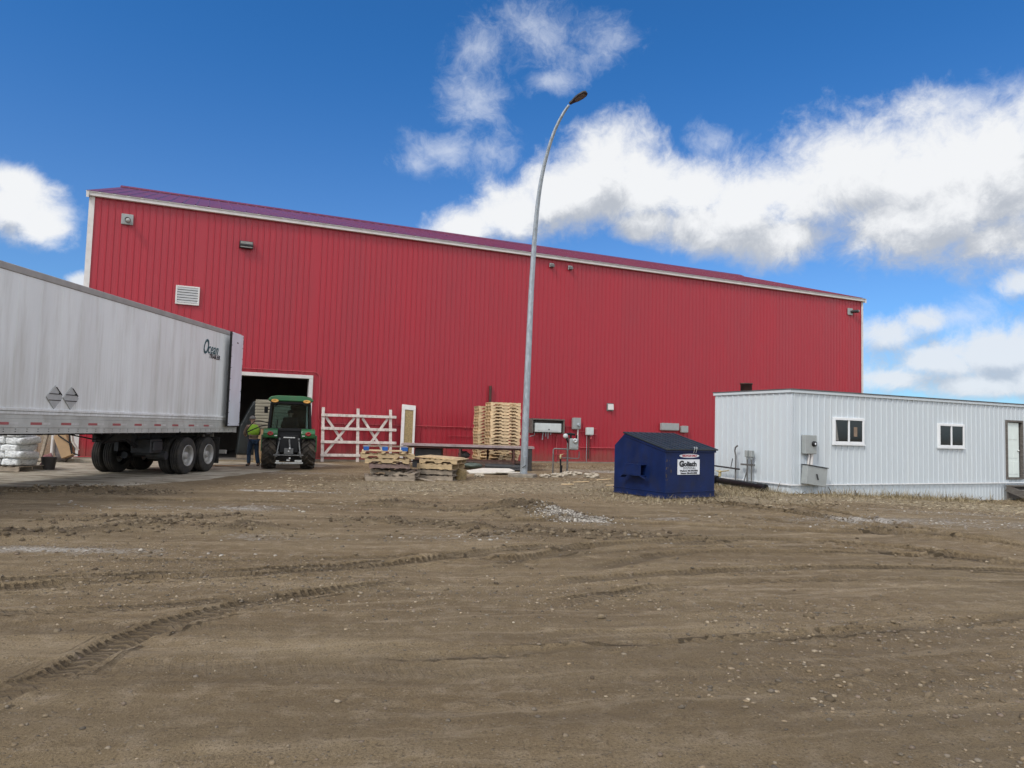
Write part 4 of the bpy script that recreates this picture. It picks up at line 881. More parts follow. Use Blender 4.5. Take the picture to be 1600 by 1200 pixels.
def person(label, loc, rz, J, wear, sit=False, ground=None):
    e = empty('person', label, 'person', loc, rz)
    g_ = lambda k, r: (*J[k], r)
    V = {'pelvis': g_('pelvis', (.135, .10)), 'belly': g_('belly', (.13, .095)), 'chest': g_('chest', (.15, .105)), 'neckbase': g_('neckbase', .065), 'neck': g_('neck', .054), 'head': g_('head', (.078, .092)), 'crown': g_('crown', (.058, .066))}
    E = [('pelvis', 'belly'), ('belly', 'chest'), ('chest', 'neckbase'), ('neckbase', 'neck'), ('neck', 'head'), ('head', 'crown')]
    for s in 'LR':
        V |= {'sh' + s: g_('sh' + s, .056), 'el' + s: g_('el' + s, .042), 'wr' + s: g_('wr' + s, .029), 'hip' + s: g_('hip' + s, .085), 'kn' + s: g_('kn' + s, .056), 'an' + s: g_('an' + s, .040), 'to' + s: g_('to' + s, .034)}
        E += [('chest', 'sh' + s), ('sh' + s, 'el' + s), ('el' + s, 'wr' + s), ('pelvis', 'hip' + s), ('hip' + s, 'kn' + s), ('kn' + s, 'an' + s), ('an' + s, 'to' + s)]
    x = MB(); hd = Vector(J['head']); look = Vector(J['look']).normalized(); sd = look.cross(Vector((0, 0, 1))).normalized()
    x.tube([hd + look * .085 + Vector((0, 0, .012)), hd + look * .112 - Vector((0, 0, .018)), hd + look * .088 - Vector((0, 0, .026))], [.009, .016, .012], 6)     # nose
    x.tube([hd + look * .088 - Vector((0, 0, .055)) - sd * .022, hd + look * .094 - Vector((0, 0, .053)), hd + look * .088 - Vector((0, 0, .055)) + sd * .022], [.005, .009, .005], 6)  # lips
    for q in (-1, 1): x.ball(hd + sd * q * .082, (.014, .022, .032), 8, 5)
    for s in 'LR':
        f = Vector(J['wr' + s]) - Vector(J['el' + s]); q = 1 if s == 'R' else -1
        add_hand(x, J['wr' + s], f, Vector((.0, 0, 1)).cross(f) if abs(f.normalized().z) < .8 else Vector((0, 1, 0)), Vector((-q, .3, .3)))
    body = skin_obj('body', V, E, skin_m, e, 2, x)
    p = MB()
    for q in (-1, 1): p.ball(hd + look * .082 + sd * q * .032 + Vector((0, 0, .022)), (.012, .010, .009), 8, 5)
    p.build('eyes', dark_cloth, e)
    # clothing, each a shell over the body
    off = lambda k, r: g_(k, r)
    V = {'pelvis': off('pelvis', (.155, .125))}; E = []
    for s in 'LR':
        V |= {'hip' + s: off('hip' + s, .105), 'kn' + s: off('kn' + s, .077), 'an' + s: off('an' + s, .068)}; E += [('pelvis', 'hip' + s), ('hip' + s, 'kn' + s), ('kn' + s, 'an' + s)]
    skin_obj('trousers', V, E, wear['trousers'], e)
    V = {'belly': off('belly', (.15, .115)), 'waist': (*((Vector(J['belly']) + Vector(J['pelvis'])) / 2), (.15, .118)), 'chest': off('chest', (.175, .13)), 'neckbase': off('neckbase', .08)}; E = [('waist', 'belly'), ('belly', 'chest'), ('chest', 'neckbase')]
    for s in 'LR':
        V |= {'sh' + s: off('sh' + s, .076), 'el' + s: off('el' + s, .060), 'cuff' + s: (*(Vector(J['el' + s]).lerp(Vector(J['wr' + s]), .86)), .044)}; E += [('chest', 'sh' + s), ('sh' + s, 'el' + s), ('el' + s, 'cuff' + s)]
    skin_obj('jacket', V, E, wear['jacket'], e)
    if 'vest' in wear:
        V = {'low': (*((Vector(J['belly']) * .6 + Vector(J['pelvis']) * .4)), (.20, .165)), 'mid': (*Vector(J['belly']).lerp(Vector(J['chest']), .5), (.20, .175)), 'chest': off('chest', (.215, .18)), 'top': (*Vector(J['chest']).lerp(Vector(J['neckbase']), .7), (.14, .12))}
        E = [('low', 'mid'), ('mid', 'chest'), ('chest', 'top')]
        for s in 'LR': V['cap' + s] = (*Vector(J['chest']).lerp(Vector(J['sh' + s]), .85), .105); E.append(('chest', 'cap' + s))
        skin_obj('vest', V, E, wear['vest'], e)
    for s in 'LR':
        a, b = Vector(J['an' + s]), Vector(J['to' + s]); d = (b - a).normalized()
        skin_obj('shoe', {'h': (*(a - d * .04 + Vector((0, 0, -.03))), (.048, .05)), 'm': (*(a.lerp(b, .5)), (.050, .042)), 't': (*(b + d * .03), (.044, .034)), 'c': (*(a + Vector((0, 0, .05))), .054)}, [('h', 'm'), ('m', 't'), ('h', 'c')], leather, e)
    p = MB(); n_, k_ = 14, 5; cr = hd + Vector((0, 0, .035))
    vs = [cr + Vector((.100 * math.sin(a_) * math.cos(2 * math.pi * j / n_), .112 * math.sin(a_) * math.sin(2 * math.pi * j / n_), .105 * math.cos(a_))) for a_ in [math.pi * .53 * i / k_ for i in range(k_ + 1)] for j in range(n_)]
    p.add(vs, [(i * n_ + j, (i + 1) * n_ + j, (i + 1) * n_ + (j + 1) % n_, i * n_ + (j + 1) % n_) for i in range(k_) for j in range(n_)], 0, True)
    if wear.get('brim'): p.prism([(cr + look * .06 + sd * -.07)[:2], (cr + look * .17 + sd * -.05)[:2], (cr + look * .17 + sd * .05)[:2], (cr + look * .06 + sd * .07)[:2]], cr.z - .005, cr.z + .008, 'Z')
    p.build('cap' if wear.get('brim') else 'hair', wear['hat'], e)
    return e
STAND = dict(pelvis=(0, 0, .93), belly=(0, .04, 1.08), chest=(0, .10, 1.30), neckbase=(0, .15, 1.44), neck=(0, .18, 1.51), head=(0, .215, 1.60), crown=(0, .21, 1.69), look=(0, 1, -.25),
             shL=(-.18, .13, 1.37), elL=(-.25, .20, 1.12), wrL=(-.16, .40, 1.06), shR=(.18, .13, 1.37), elR=(.25, .22, 1.11), wrR=(.15, .44, 1.06),
             hipL=(-.09, .0, .86), knL=(-.11, .10, .49), anL=(-.12, .03, .08), toL=(-.14, .17, .04), hipR=(.09, 0, .86), knR=(.11, -.03, .48), anR=(.13, -.20, .09), toR=(.15, -.07, .04))
person('worker in a hi-vis green vest and jeans standing left of the tractor', (-8.80, 24.45, 0), R(38), STAND, dict(trousers=denim, jacket=tan_cloth, vest=hivis, hat=grey_cloth, brim=True))

# ------------------------------------------------------------------ tractor (local Y forward = towards the door)
TRA = R(17)
tr_ = empty('tractor', 'green compact tractor with glass cab seen from behind at the loading door', 'tractor', (-7.38, 23.80, 0), TRA)
def tractor_wheel(x, y, r, wd, rimr, lugs, out):
    k = wd / 2; p = MB()
    p.lathe([(-k * .8, rimr), (-k, rimr + .06), (-k * .97, r * .80), (-k * .86, r * .88), (-k * .5, r * .91), (0, r * .92), (k * .5, r * .91), (k * .86, r * .88), (k * .97, r * .80), (k, rimr + .06), (k * .8, rimr)], 36)
    for i in range(lugs):
        for s in (-1, 1):
            a0 = 2 * math.pi * (i + (.5 if s > 0 else 0)) / lugs; a1 = a0 + 2 * math.pi / lugs * .95
            pt = lambda xx, a, rr: Vector((xx, rr * math.cos(a), rr * math.sin(a)))
            hw = 2 * math.pi / lugs * .17
            A, B, C_ = (s * k * 1.0, a1, r * .93), (s * k * .55, a0 + (a1 - a0) * .55, r), (-s * k * .06, a0, r * 1.0)
            vs = []
            for (xx, a, rr), low in ((A, .80), (B, .88), (C_, .88)):
                vs += [pt(xx, a - hw, r * low), pt(xx, a - hw * .7, rr), pt(xx, a + hw * .7, rr), pt(xx, a + hw, r * low)]
            p.add(vs, [(0, 1, 5, 4), (1, 2, 6, 5), (2, 3, 7, 6), (4, 5, 9, 8), (5, 6, 10, 9), (6, 7, 11, 10), (0, 3, 2, 1), (8, 9, 10, 11)])
    o = p.build('wheel', rubber_mud, tr_); o.location = (x, y, r - .01)
    p = MB(); p.lathe([(out * k * .8, rimr + .01), (out * k * .55, rimr - .02), (out * .02, rimr - .05), (out * .0, .12), (out * .06, .11), (out * .07, .0005)], 24); p.lathe([(-out * k * .8, rimr + .01), (-out * k * .5, rimr - .03), (-out * .0, rimr - .05), (-out * .01, .0005)], 24); p.build('rim', brass, o)
for s in (-1, 1): tractor_wheel(s * .615, 0, .575, .45, .29, 15, s); tractor_wheel(s * .60, 1.80, .40, .29, .2, 14, s)
for s in (-1, 1):
    p = MB(); prof = [(-.50, 1.01), (-.57, 1.05), (-.585, 1.18), (-.53, 1.29), (-.40, 1.335), (.40, 1.345), (.52, 1.26), (.50, 1.22), (-.30, 1.22), (-.44, 1.12)]
    a, b = (.37, .81) if s > 0 else (-.81, -.37); p.prism(prof, a, b); fd = p.build('fender', tractor_green, tr_, .035, 3)
    p = MB(); cx = s * .59; p.lathe([(-.575, .0005), (-.612, .05), (-.606, .085), (-.58, .095)], 20, 'Y'); p.xf(Matrix.Translation((cx, 0, 1.17)) @ Matrix.Diagonal((1, 1, .72, 1))); p.build('tail_light', lamp_red, fd)
    p = MB(); p.box(cx - .16 * s - .03, cx - .16 * s + .05, -.60, -.583, 1.09, 1.12); p.build('reflector', chrome, fd)
p = MB(); p.box(-.40, .40, -.33, .95, .62, 1.30); p.box(-.30, .30, -.48, -.33, .55, 1.12); p.box(-.24, .24, -.25, 2.0, .42, .64); p.box(-.55, .55, -.05, .05, .50, .62); p.build('chassis', black_plastic, tr_, .02)
p = MB(); p.prism([(.95, .72), (.95, 1.30), (1.4, 1.28), (2.15, 1.12), (2.28, 1.0), (2.28, .62)], -.31, .31); p.build('hood', tractor_green, tr_, .05, 3)
# cab: pillars, glass, roof
CB, CT = 1.30, 2.16
pil = [((-.66, -.36, CB), (-.60, -.42, CT)), ((.66, -.36, CB), (.60, -.42, CT)), ((-.64, .95, CB), (-.58, .80, CT)), ((.64, .95, CB), (.58, .80, CT))]
cb = MB()
for a, b in pil: cb.bar(a, b, .075, .06, (0, 1, 0))
cb.bar((-.66, -.36, CB), (.66, -.36, CB), .06, .09); cb.bar((-.64, .95, CB), (.64, .95, CB), .06, .07); cb.bar((-.66, -.36, CB), (-.64, .95, CB), .06, .07); cb.bar((.66, -.36, CB), (.64, .95, CB), .06, .07)
cb.bar((-.52, -.39, CT - .12), (-.40, -.41, CT - .02), .05, .05); cb.bar((-.665, .22, CB), (-.60, .18, CT), .03, .035, (0, 1, 0)); cb.bar((.665, .22, CB), (.60, .18, CT), .03, .035, (0, 1, 0))
cf = cb.build('cab_frame', black_plastic, tr_, .012)
def pane(a, b, c, d): 
    p = MB(); vs = [Vector(q) for q in (a, b, c, d)]; nn = (vs[1] - vs[0]).cross(vs[3] - vs[0]).normalized() * .006
    p.add([v + nn for v in vs] + [v - nn for v in vs], [(0, 1, 2, 3), (7, 6, 5, 4), (0, 4, 5, 1), (1, 5, 6, 2), (2, 6, 7, 3), (3, 7, 4, 0)]); p.build('cab_window', tractor_glass, tr_)
pane((-.625, -.365, CB + .05), (.625, -.365, CB + .05), (.565, -.42, CT), (-.565, -.42, CT)); pane((-.605, .95, CB + .04), (.605, .95, CB + .04), (.545, .80, CT), (-.545, .80, CT))
for s in (-1, 1): pane((s * .66, -.32, CB + .04), (s * .64, .91, CB + .04), (s * .58, .77, CT), (s * .60, -.38, CT))
p = MB(); p.box(-.63, .63, -.50, .98, CT - .03, CT + .10); p.build('roof_visor', black_plastic, tr_, .03, 2)
p = MB(); p.prism([(-.70, CT + .07), (-.72, CT + .13), (-.62, CT + .22), (-.40, CT + .255), (.40, CT + .255), (.62, CT + .22), (.72, CT + .13), (.70, CT + .07)], -.58, 1.05, 'Y'); p.build('cab_roof', tractor_green, tr_, .03, 2)
for s in (-1, 1):
    p = MB(); p.lathe([(-.545, .0005), (-.575, .09), (-.57, .115), (-.52, .12)], 16, 'Y'); p.xf(Matrix.Translation((s * .50, -.02, CT + .075)) @ Matrix.Diagonal((1, 1, .48, 1))); p.build('amber_light', lamp_amber, tr_)
    p = MB(); p.box(s * .50 - .12, s * .50 + .12, -.56, -.50, CT - .03, CT + .02); p.build('light_bezel', black_plastic, tr_, .01)
p = MB(); p.bar((-.66, .75, 1.95), (-.80, .72, 1.98), .03, .03); p.box(-.86, -.74, .70, .74, 1.84, 2.06); p.build('mirror', black_plastic, tr_, .01)
p = MB(); p.box(-.24, .24, -.08, .40, 1.0, 1.12); p.prism([(-.10, 1.08), (-.22, 1.70), (-.14, 1.72), (.02, 1.10)], -.23, .23); p.build('seat', dark_cloth, tr_, .03, 2)
p = MB(); p.prism([(.72, 1.0), (.72, 1.36), (.86, 1.44), (.92, 1.0)], -.22, .22); p.tube([(.19 * math.cos(a), .56 + .10 * math.sin(a), 1.42 + .15 * math.sin(a)) for a in np.linspace(0, 6.283, 17)], .014, 6); p.tube([(0, .56, 1.42), (0, .76, 1.30)], .02, 6); p.tube([(-.42, .1, 1.3), (-.40, .02, 1.62)], .02, 6); p.build('console', black_plastic, tr_)
# loader arms and bucket
for s in (-1, 1):
    p = MB(); p.bar((s * .865, .55, 1.02), (s * .865, 1.5, 1.02), .09, .16); p.bar((s * .865, 1.42, 1.06), (s * .865, 2.55, .40), .09, .15); p.bar((s * .865, .60, .55), (s * .865, .60, 1.05), .09, .14); p.bar((s * .865, .5, .62), (s * .42, .7, .55), .08, .12); p.build('loader_arm', tractor_green, tr_, .01)
p = MB(); p.prism([(2.55, .10), (2.5, .62), (2.56, .64), (2.62, .16), (3.15, .13), (3.15, .08)], -.95, .95); p.build('bucket', dark_metal, tr_, .008)
# three point hitch
p = MB()
for s in (-1, 1):
    p.bar((s * .30, -.30, .55), (s * .38, -1.0, .48), .05, .09); p.tube([(s * .30, -.42, .98), (s * .36, -.78, .53)], .022, 8); p.bar((s * .26, -.30, .98), (s * .30, -.52, 1.0), .05, .07); p.tube([(s * .42, -.50, .34), (s * .40, -.95, .45)], .018, 8)
p.tube([(0, -.46, .98), (.04, -.75, .70)], .03, 8); p.tube([(-.46, -.96, .49), (.46, -.96, .49)], .02, 8); p.box(-.14, .14, -.62, -.46, .52, .70)
p.build('hitch', galv_dark, tr_)
p = MB(); p.box(-.40, .46, -.72, -.62, .21, .255); p.box(-.05, .05, -1.0, -.4, .31, .35); p.ball((.04, -.98, .385), .04, 8, 6); p.tube([(0, -.62, .61), (0, -.72, .61)], .025, 8); p.ball((.03, -.78, .70), .035, 8, 6); p.box(-.18, .18, -.50, -.485, 1.03, 1.065); p.box(.20, .42, -.725, -.721, .27, .33); p.box(-.38, -.28, -.725, -.721, .27, .31); p.build('drawbar', chrome, tr_)
p = MB(); p.tube([(-.64, .2, 1.50), (-.95, .05, 1.56), (-1.12, -.02, 1.55), (-1.24, -.08, 1.40), (-1.36, -.12, 1.20)], .017, 8); p.tube([(-.64, .1, 1.44), (-.90, -.0, 1.40), (-1.15, -.08, 1.28), (-1.36, -.12, 1.16)], .017, 8); p.build('open_door_frame', black_plastic, tr_)
SIT = dict(pelvis=(0, .06, 1.17), belly=(0, .05, 1.30), chest=(0, .04, 1.52), neckbase=(0, .05, 1.66), neck=(0, .06, 1.73), head=(0, .085, 1.83), crown=(0, .08, 1.92), look=(0, 1, -.1),
           shL=(-.18, .05, 1.60), elL=(-.25, .22, 1.38), wrL=(-.15, .46, 1.42), shR=(.18, .05, 1.60), elR=(.25, .22, 1.38), wrR=(.15, .46, 1.42),
           hipL=(-.09, .10, 1.16), knL=(-.12, .50, 1.19), anL=(-.12, .60, .86), toL=(-.12, .72, .82), hipR=(.09, .10, 1.16), knR=(.12, .50, 1.19), anR=(.12, .60, .86), toR=(.12, .72, .82))
person('tractor driver in dark clothes seated inside the glass cab', (-7.38, 23.80, 0), TRA, SIT, dict(trousers=dark_cloth, jacket=dark_cloth, hat=dark_cloth))

# ------------------------------------------------------------------ lamp pole
lp = empty('street_lamp', 'tall galvanised lamp pole curving over to the right', 'street lamp', (.46, 23.18, 0))
path = [(0, 0, -.1, .128), (.02, 0, 2.18, .118), (.06, 0, 4.7, .104), (.09, 0, 6.2, .095), (.13, 0, 7.4, .088), (.18, -.01, 8.4, .080), (.25, -.02, 9.3, .073), (.36, -.03, 10.1, .067), (.52, -.04, 10.85, .061), (.73, -.06, 11.55, .055), (.98, -.09, 12.1, .050), (1.18, -.11, 12.42, .046)]
def _toward(q):
    yo = -1.15 * max(0., (q[2] - 6.5) / 6.) ** 1.6; k = (23.18 + yo) / 23.18
    return ((q[0] + .46) * k - .46, yo, 1.55 + (q[2] - 1.55) * k, q[3])
path = [_toward(q) for q in path]
sp = smooth_pts([q[:3] for q in path], 4); sr = [float(v_) for v_ in np.interp(np.linspace(0, len(path) - 1, len(sp)), range(len(path)), [q[3] * .93 for q in path])]
p = MB(); p.tube(sp, sr, 18); po = p.build('pole', galv, lp)
p = MB(); p.tube([(.02, -.125, .33), (.02, -.14, .66)], .075, 12); p.xf(Matrix.Translation((.0, .055, 0))); p.build('hand_hole_cover', galv, po, .01); p = MB(); p.bar((-.05, -.15, .30), (.07, -.15, .38), .02, .02); p.build('cover_bolt', dark_metal, po)
d_ = Vector((.24, -.09, .33)).normalized(); hd = Vector(path[-1][:3]) + Vector((.02, -.02, .03)); rt2 = d_.cross(Vector((0, -.4, 1))).normalized(); up2 = rt2.cross(d_)
M_ = Matrix((d_, rt2, up2)).transposed().to_4x4(); 
d2 = Vector((.52, -.30, .26)).normalized(); s2 = d2.cross(Vector((0, 0, 1))).normalized(); u2 = s2.cross(d2); M_ = Matrix((d2, -s2, u2)).transposed().to_4x4(); M_.translation = hd
p = MB(); pr = [(0, .05), (.12, .07), (.25, .14), (.42, .17), (.56, .15), (.64, .07)]; vs = []
for x, w_ in pr:
    vs += [(x, -w_, -.02), (x, -w_ * .85, .05), (x, w_ * .85, .05), (x, w_, -.02)]
fs = [(4 * i + j, 4 * i + (j + 1) % 4, 4 * i + 4 + (j + 1) % 4, 4 * i + 4 + j) for i in range(len(pr) - 1) for j in range(4)] + [(3, 2, 1, 0), (20, 21, 22, 23)]
p.add(vs, fs); p.tube([(.30, 0, .05), (.30, 0, .11)], .045, 10); p.xf(M_); lh = p.build('lamp_head', dark_metal, lp, .012, 2)
p = MB(); p.add([(.20, -.09, -.026), (.20, .09, -.026), (.40, .135, -.026), (.56, .11, -.026), (.56, -.11, -.026), (.40, -.135, -.026)], [(0, 1, 2, 3, 4, 5)]); p.xf(M_); p.build('lens', galv_dark, lh)
p = MB(); p.prism([(-.42, -.30), (.30, -.40), (.46, .10), (.30, .42), (-.30, .36), (-.52, .05)], -.2, .10, 'Z'); p.build('concrete_base', conc_light, lp, .04, 2)

# ------------------------------------------------------------------ dumpster (local X along its front, Y backwards)
du = empty('dumpster', 'dark blue steel dumpster with sloping black lid and white sign', 'dumpster', (3.63, 16.64, 0), R(34))
W_, D_ = 1.72, 1.76; PR = [(0, .03), (0, 1.165), (1.36, 1.505), (1.40, 1.51), (D_, 1.21), (D_, .03)]
p = MB(); p.prism(PR, 0, W_); p.build('body', navy, du, .012)
p = MB(); p.box(-.012, W_ + .012, -.014, D_ + .012, .155, .175); p.box(-.012, W_ + .012, -.014, D_ + .012, .02, .05); p.build('base_band', navy, du, .004)
p = MB()
for x in (-.018, W_ - .022):
    p.bar((x + .02, -.0, 1.135), (x + .02, 1.38, 1.478), .05, .05)
p.box(-.02, W_ + .02, -.03, .0, 1.10, 1.16); p.build('rim', navy, du, .005)
sl = (1.505 - 1.165) / 1.36
L_ = MB(); L_.prism([(-.07, 1.150), (-.07, 1.185), (1.36, 1.545), (1.40, 1.545), (1.40, 1.51), (1.36, 1.512)], -.045, W_ + .045)
for x in np.linspace(.06, W_ - .06, 9): L_.prism([(-.05, 1.188), (-.05, 1.205), (1.33, 1.555), (1.33, 1.537)], float(x) - .035, float(x) + .035)
L_.build('lid', lid_plastic, du, .006)
L_ = MB(); L_.tube([(-.03, 1.40, 1.53), (W_ + .03, 1.40, 1.53)], .025, 8); L_.build('hinge_bar', dark_metal, du)
p = MB(); X = -.19
p.box(X, 0, .62, 1.17, .760, .780); p.box(X, 0, .62, 1.17, .50, .52); p.box(X, X + .012, .62, 1.17, .52, .76); p.bar((X + .02, .62, .51), (X + .06, .47, .44), .14, .012); p.bar((X + .02, 1.17, .51), (X + .06, 1.30, .44), .14, .012); p.build('fork_pocket', navy, du, .006)
p = MB(); X = W_; p.box(X, X + .19, .62, 1.17, .760, .780); p.box(X, X + .19, .62, 1.17, .50, .52); p.box(X + .178, X + .19, .62, 1.17, .52, .76); p.build('fork_pocket', navy, du, .006)
p = MB()
for x in (.88, .96): p.tube([(x, -.05, 1.22), (x, -.09, 1.235), (x + .0, -.10, 1.20), (x, -.065, 1.09)], .007, 6)
p.build('lid_handle', chrome, du)
p = MB(); p.add([(.40, -.0155, .575), (1.155, -.0155, .575), (1.155, -.0155, .935), (.40, -.0155, .935)], [(0, 1, 2, 3)]); p.box(.40, 1.155, -.015, -.001, .575, .935); p = MB(); p.box(.40, 1.155, -.014, -.001, .575, .935); sg = p.build('sign', sign_white, du)
rx, uz = (1, 0, 0), (0, 0, 1)
text('sign_text', 'G', .185, ink, sg, rx, uz, (.525, -.017, .825), xscale=1.15, bold=.012)
text('sign_text', 'oliath', .155, ink, sg, rx, uz, (.825, -.017, .822), xscale=1.28, bold=.007)
text('sign_text', 'DISPOSAL', .075, ink, sg, rx, uz, (.80, -.017, .725), xscale=1.1, spacing=1.25)
text('sign_text', 'Weyburn: 306-848-0000', .055, ink, sg, rx, uz, (.777, -.017, .665), xscale=1.12, bold=.002)
text('sign_text', 'Estevan: 306-634-0000', .055, ink, sg, rx, uz, (.777, -.017, .608), xscale=1.12, bold=.002)
p = MB(); p.prism([(.80 + .34 * math.cos(a) * (1 if abs(math.cos(a)) < .9 else 1), 1.02 + .048 * math.sin(a)) for a in np.linspace(0, 6.2832, 24, endpoint=False)], -.014, -.001, 'Y'); ov = p.build('oval_sticker', sign_white, du)
text('sticker_text', 'RECYCLE ONLY', .062, sign_red, ov, rx, uz, (.80, -.017, 1.02), xscale=1.15, bold=.003)
p = MB()
for k in range(34):
    x = .012 + (.20 if k < 18 else 1.65) * random.random() ** (2 if k < 18 else 1); z = (.45 + .5 * random.random()) if k < 18 else (.06 + 1.0 * random.random() ** 2.5); r_ = .006 + .022 * random.random() ** 2; p.prism([(x + r_ * (0.6 + .5 * random.random()) * math.cos(a), z + 2.0 * r_ * (.6 + .5 * random.random()) * math.sin(a)) for a in np.linspace(0, 6.28, 9, endpoint=False)], -.0025, -.0005, 'Y')
p.build('rust_patches', navy_rust, du)

# ------------------------------------------------------------------ pallets
def pallet_parts(L=1.22, Wd=1.02, H=.125, notched=True):
    """stringers along X; returns (deck, stringers, bottom deck) builders"""
    dk_ = MB(); n = 7; bw = .105
    for i in range(n):
        x = -L / 2 + bw / 2 + (L - bw) * i / (n - 1); j = random.uniform(-.006, .006); dk_.box(x - bw / 2 + j, x + bw / 2 + j, -Wd / 2, Wd / 2, H - .018, H)
    bt_ = MB()
    for x in (-L / 2 + .06, -.2, .2, L / 2 - .06): bt_.box(x - .05, x + .05, -Wd / 2, Wd / 2, 0, .016)
    ss = []
    for y in (-Wd / 2 + .02, 0, Wd / 2 - .02):
        s_ = MB(); a, b = .016, H - .018
        if notched: s_.prism([(-L / 2, a), (-L / 2 + .16, a), (-L / 2 + .21, a + .05), (-L / 2 + .43, a + .05), (-L / 2 + .48, a), (L / 2 - .48, a), (L / 2 - .43, a + .05), (L / 2 - .21, a + .05), (L / 2 - .16, a), (L / 2, a), (L / 2, b), (-L / 2, b)], y - .018, y + .018, 'Y')
        else: s_.box(-L / 2, L / 2, y - .02, y + .02, a, b)
        ss.append(s_)
    return dk_, ss, bt_
def near_pallet(label, loc, rz, mt, L=1.22, Wd=1.02, H=.125, notched=True, rot=None, group='pallets in the two low piles'):
    e = empty('pallet', label, 'pallet', loc, rz, group, rot)
    d_, ss, b_ = pallet_parts(L, Wd, H, notched)
    d_.build('deck', mt, e, .003)
    for s_ in ss: s_.build('stringer', mt, e)
    b_.build('bottom_boards', mt, e, .003); return e
# two tall stacks behind the steel table
dk_, ss, bt_ = pallet_parts(); al = MB()
for q in (dk_, *ss, bt_): al.add(q.v, q.f)
one = None; PH = .1275
def stack_pallet(label, loc, rz, group):
    global one
    if one is None: one = al.build('pallet', wood_new); o = one
    else: o = one.copy(); COL.objects.link(o)
    o.location = loc; o.rotation_euler = (0, 0, rz); return tag(o, label, 'pallet', group)
A0 = R(14)
for i in range(20):
    j = lambda: random.uniform(-.02, .02)
    nth = ORD[19 - i] if 19 - i < len(ORD) else ('nineteenth' if 19 - i == 18 else 'lowest')
    rz = A0 if i > 3 else A0 + R(38)
    stack_pallet(f'clean pale pallet, {nth} of the tall front stack behind the steel table', (-.33 + j() + (.0 if i > 3 else -.1), 28.55 + j(), .02 + i * PH), rz + random.uniform(-.012, .012), 'tall pallet stacks by the wall')
for i in range(19):
    nth = ORD[18 - i] if 18 - i < len(ORD) else 'lowest'
    stack_pallet(f'clean pale pallet, {nth} of the tall rear stack partly hidden by the front one', (-.86 + random.uniform(-.02, .02), 29.72 + random.uniform(-.02, .02), .02 + i * PH), A0 + random.uniform(-.012, .012), 'tall pallet stacks by the wall')
# low left pile
B1 = R(9)
near_pallet('grey weathered pallet at the bottom of the left low pile', (-3.42, 20.35, -.01), B1 + R(4), wood_old, 1.35, 1.05, .15, False)
near_pallet('grey pallet lying askew, second from the bottom of the left low pile', (-3.22, 20.62, .155), B1 - R(18), wood_old, 1.3, 1.05, .13, True, rot=(R(3), R(4), B1 - R(18)))
near_pallet('reddish stained pallet in the middle of the left low pile', (-3.45, 20.45, .335), B1 + R(3), wood_pink, 1.12, 1.0, .13, False)
near_pallet('yellow notched pallet below the overhanging one in the left low pile', (-3.50, 20.42, .475), B1, wood_mid, 1.22, 1.02, .13)
near_pallet('yellow notched pallet second from the top of the left low pile, overhanging left', (-3.52, 20.45, .61), B1 + R(4), wood_mid, 1.48, 1.02, .13)
e = empty('block_pallet', 'upturned pallet with blue corner blocks on top of the left low pile', 'pallet', (-3.60, 20.40, .745), B1 + R(2), 'pallets in the two low piles')
p = MB()
for i in range(6): p.box(-.62, .62, -.5 + .19 * i, -.39 + .19 * i, .062, .08)
for x in (-.57, -.05, .50): p.box(x - .045, x + .045, -.52, .52, 0, .018)
p.build('boards', wood_mid, e, .003)
p = MB()
for x in (-.57, -.02, .53): p.box(x - .05, x + .05, -.5, .5, .019, .0615)
p.build('stringers', wood_mid, e)
for x in (-.50, .02, .57):
    for y in (-.44, .42): p = MB(); p.box(x - .075, x + .075, y - .06, y + .06, .081, .19); p.build('blue_block', blue_block, e, .006)
p = MB()
for y in (-.42, .42): p.box(-.6, .66, y - .05, y + .05, .191, .207)
p.build('top_boards', wood_old, e)
# low right pile
B2 = R(-14)
near_pallet('grey broken pallet at the bottom of the right low pile', (-2.02, 21.15, -.01), B2, wood_old, 1.10, 1.15, .15, False)
near_pallet('grey pallet second from the bottom of the right low pile', (-2.05, 21.12, .16), B2 + R(3), wood_old, 1.06, 1.15, .14, False)
near_pallet('yellow pallet with three wide openings in the right low pile', (-2.02, 21.10, .315), B2, wood_mid, 1.06, 1.2, .155, False)
near_pallet('yellow pallet near the top of the right low pile', (-1.97, 21.15, .475), B2 + R(5), wood_mid, 1.12, 1.2, .13, True)
p = MB(); p.box(-.68, .62, -.60, .62, 0, .022); p.box(-.60, .50, -.55, .58, .023, .04)
tag(p.build('plywood_sheet', wood_mid, None, .003), 'pale wooden sheet lying on the right low pallet pile', 'board').matrix_world = Matrix.Translation((-1.98, 21.2, .612)) @ Matrix.Rotation(B2 + R(2), 4, 'Z') @ Matrix.Rotation(R(2.5), 4, 'Y')
p = MB(); p.box(-.5, .6, -.07, .07, 0, .03); p.box(-.62, .1, -.28, -.17, .0, .025)
tag(p.build('loose_plank', wood_old, None, .004), 'grey loose planks fallen between the two low pallet piles', 'plank').matrix_world = Matrix.Translation((-2.65, 20.45, .05)) @ Matrix.Rotation(R(-24), 4, 'Z') @ Matrix.Rotation(R(7), 4, 'Y')

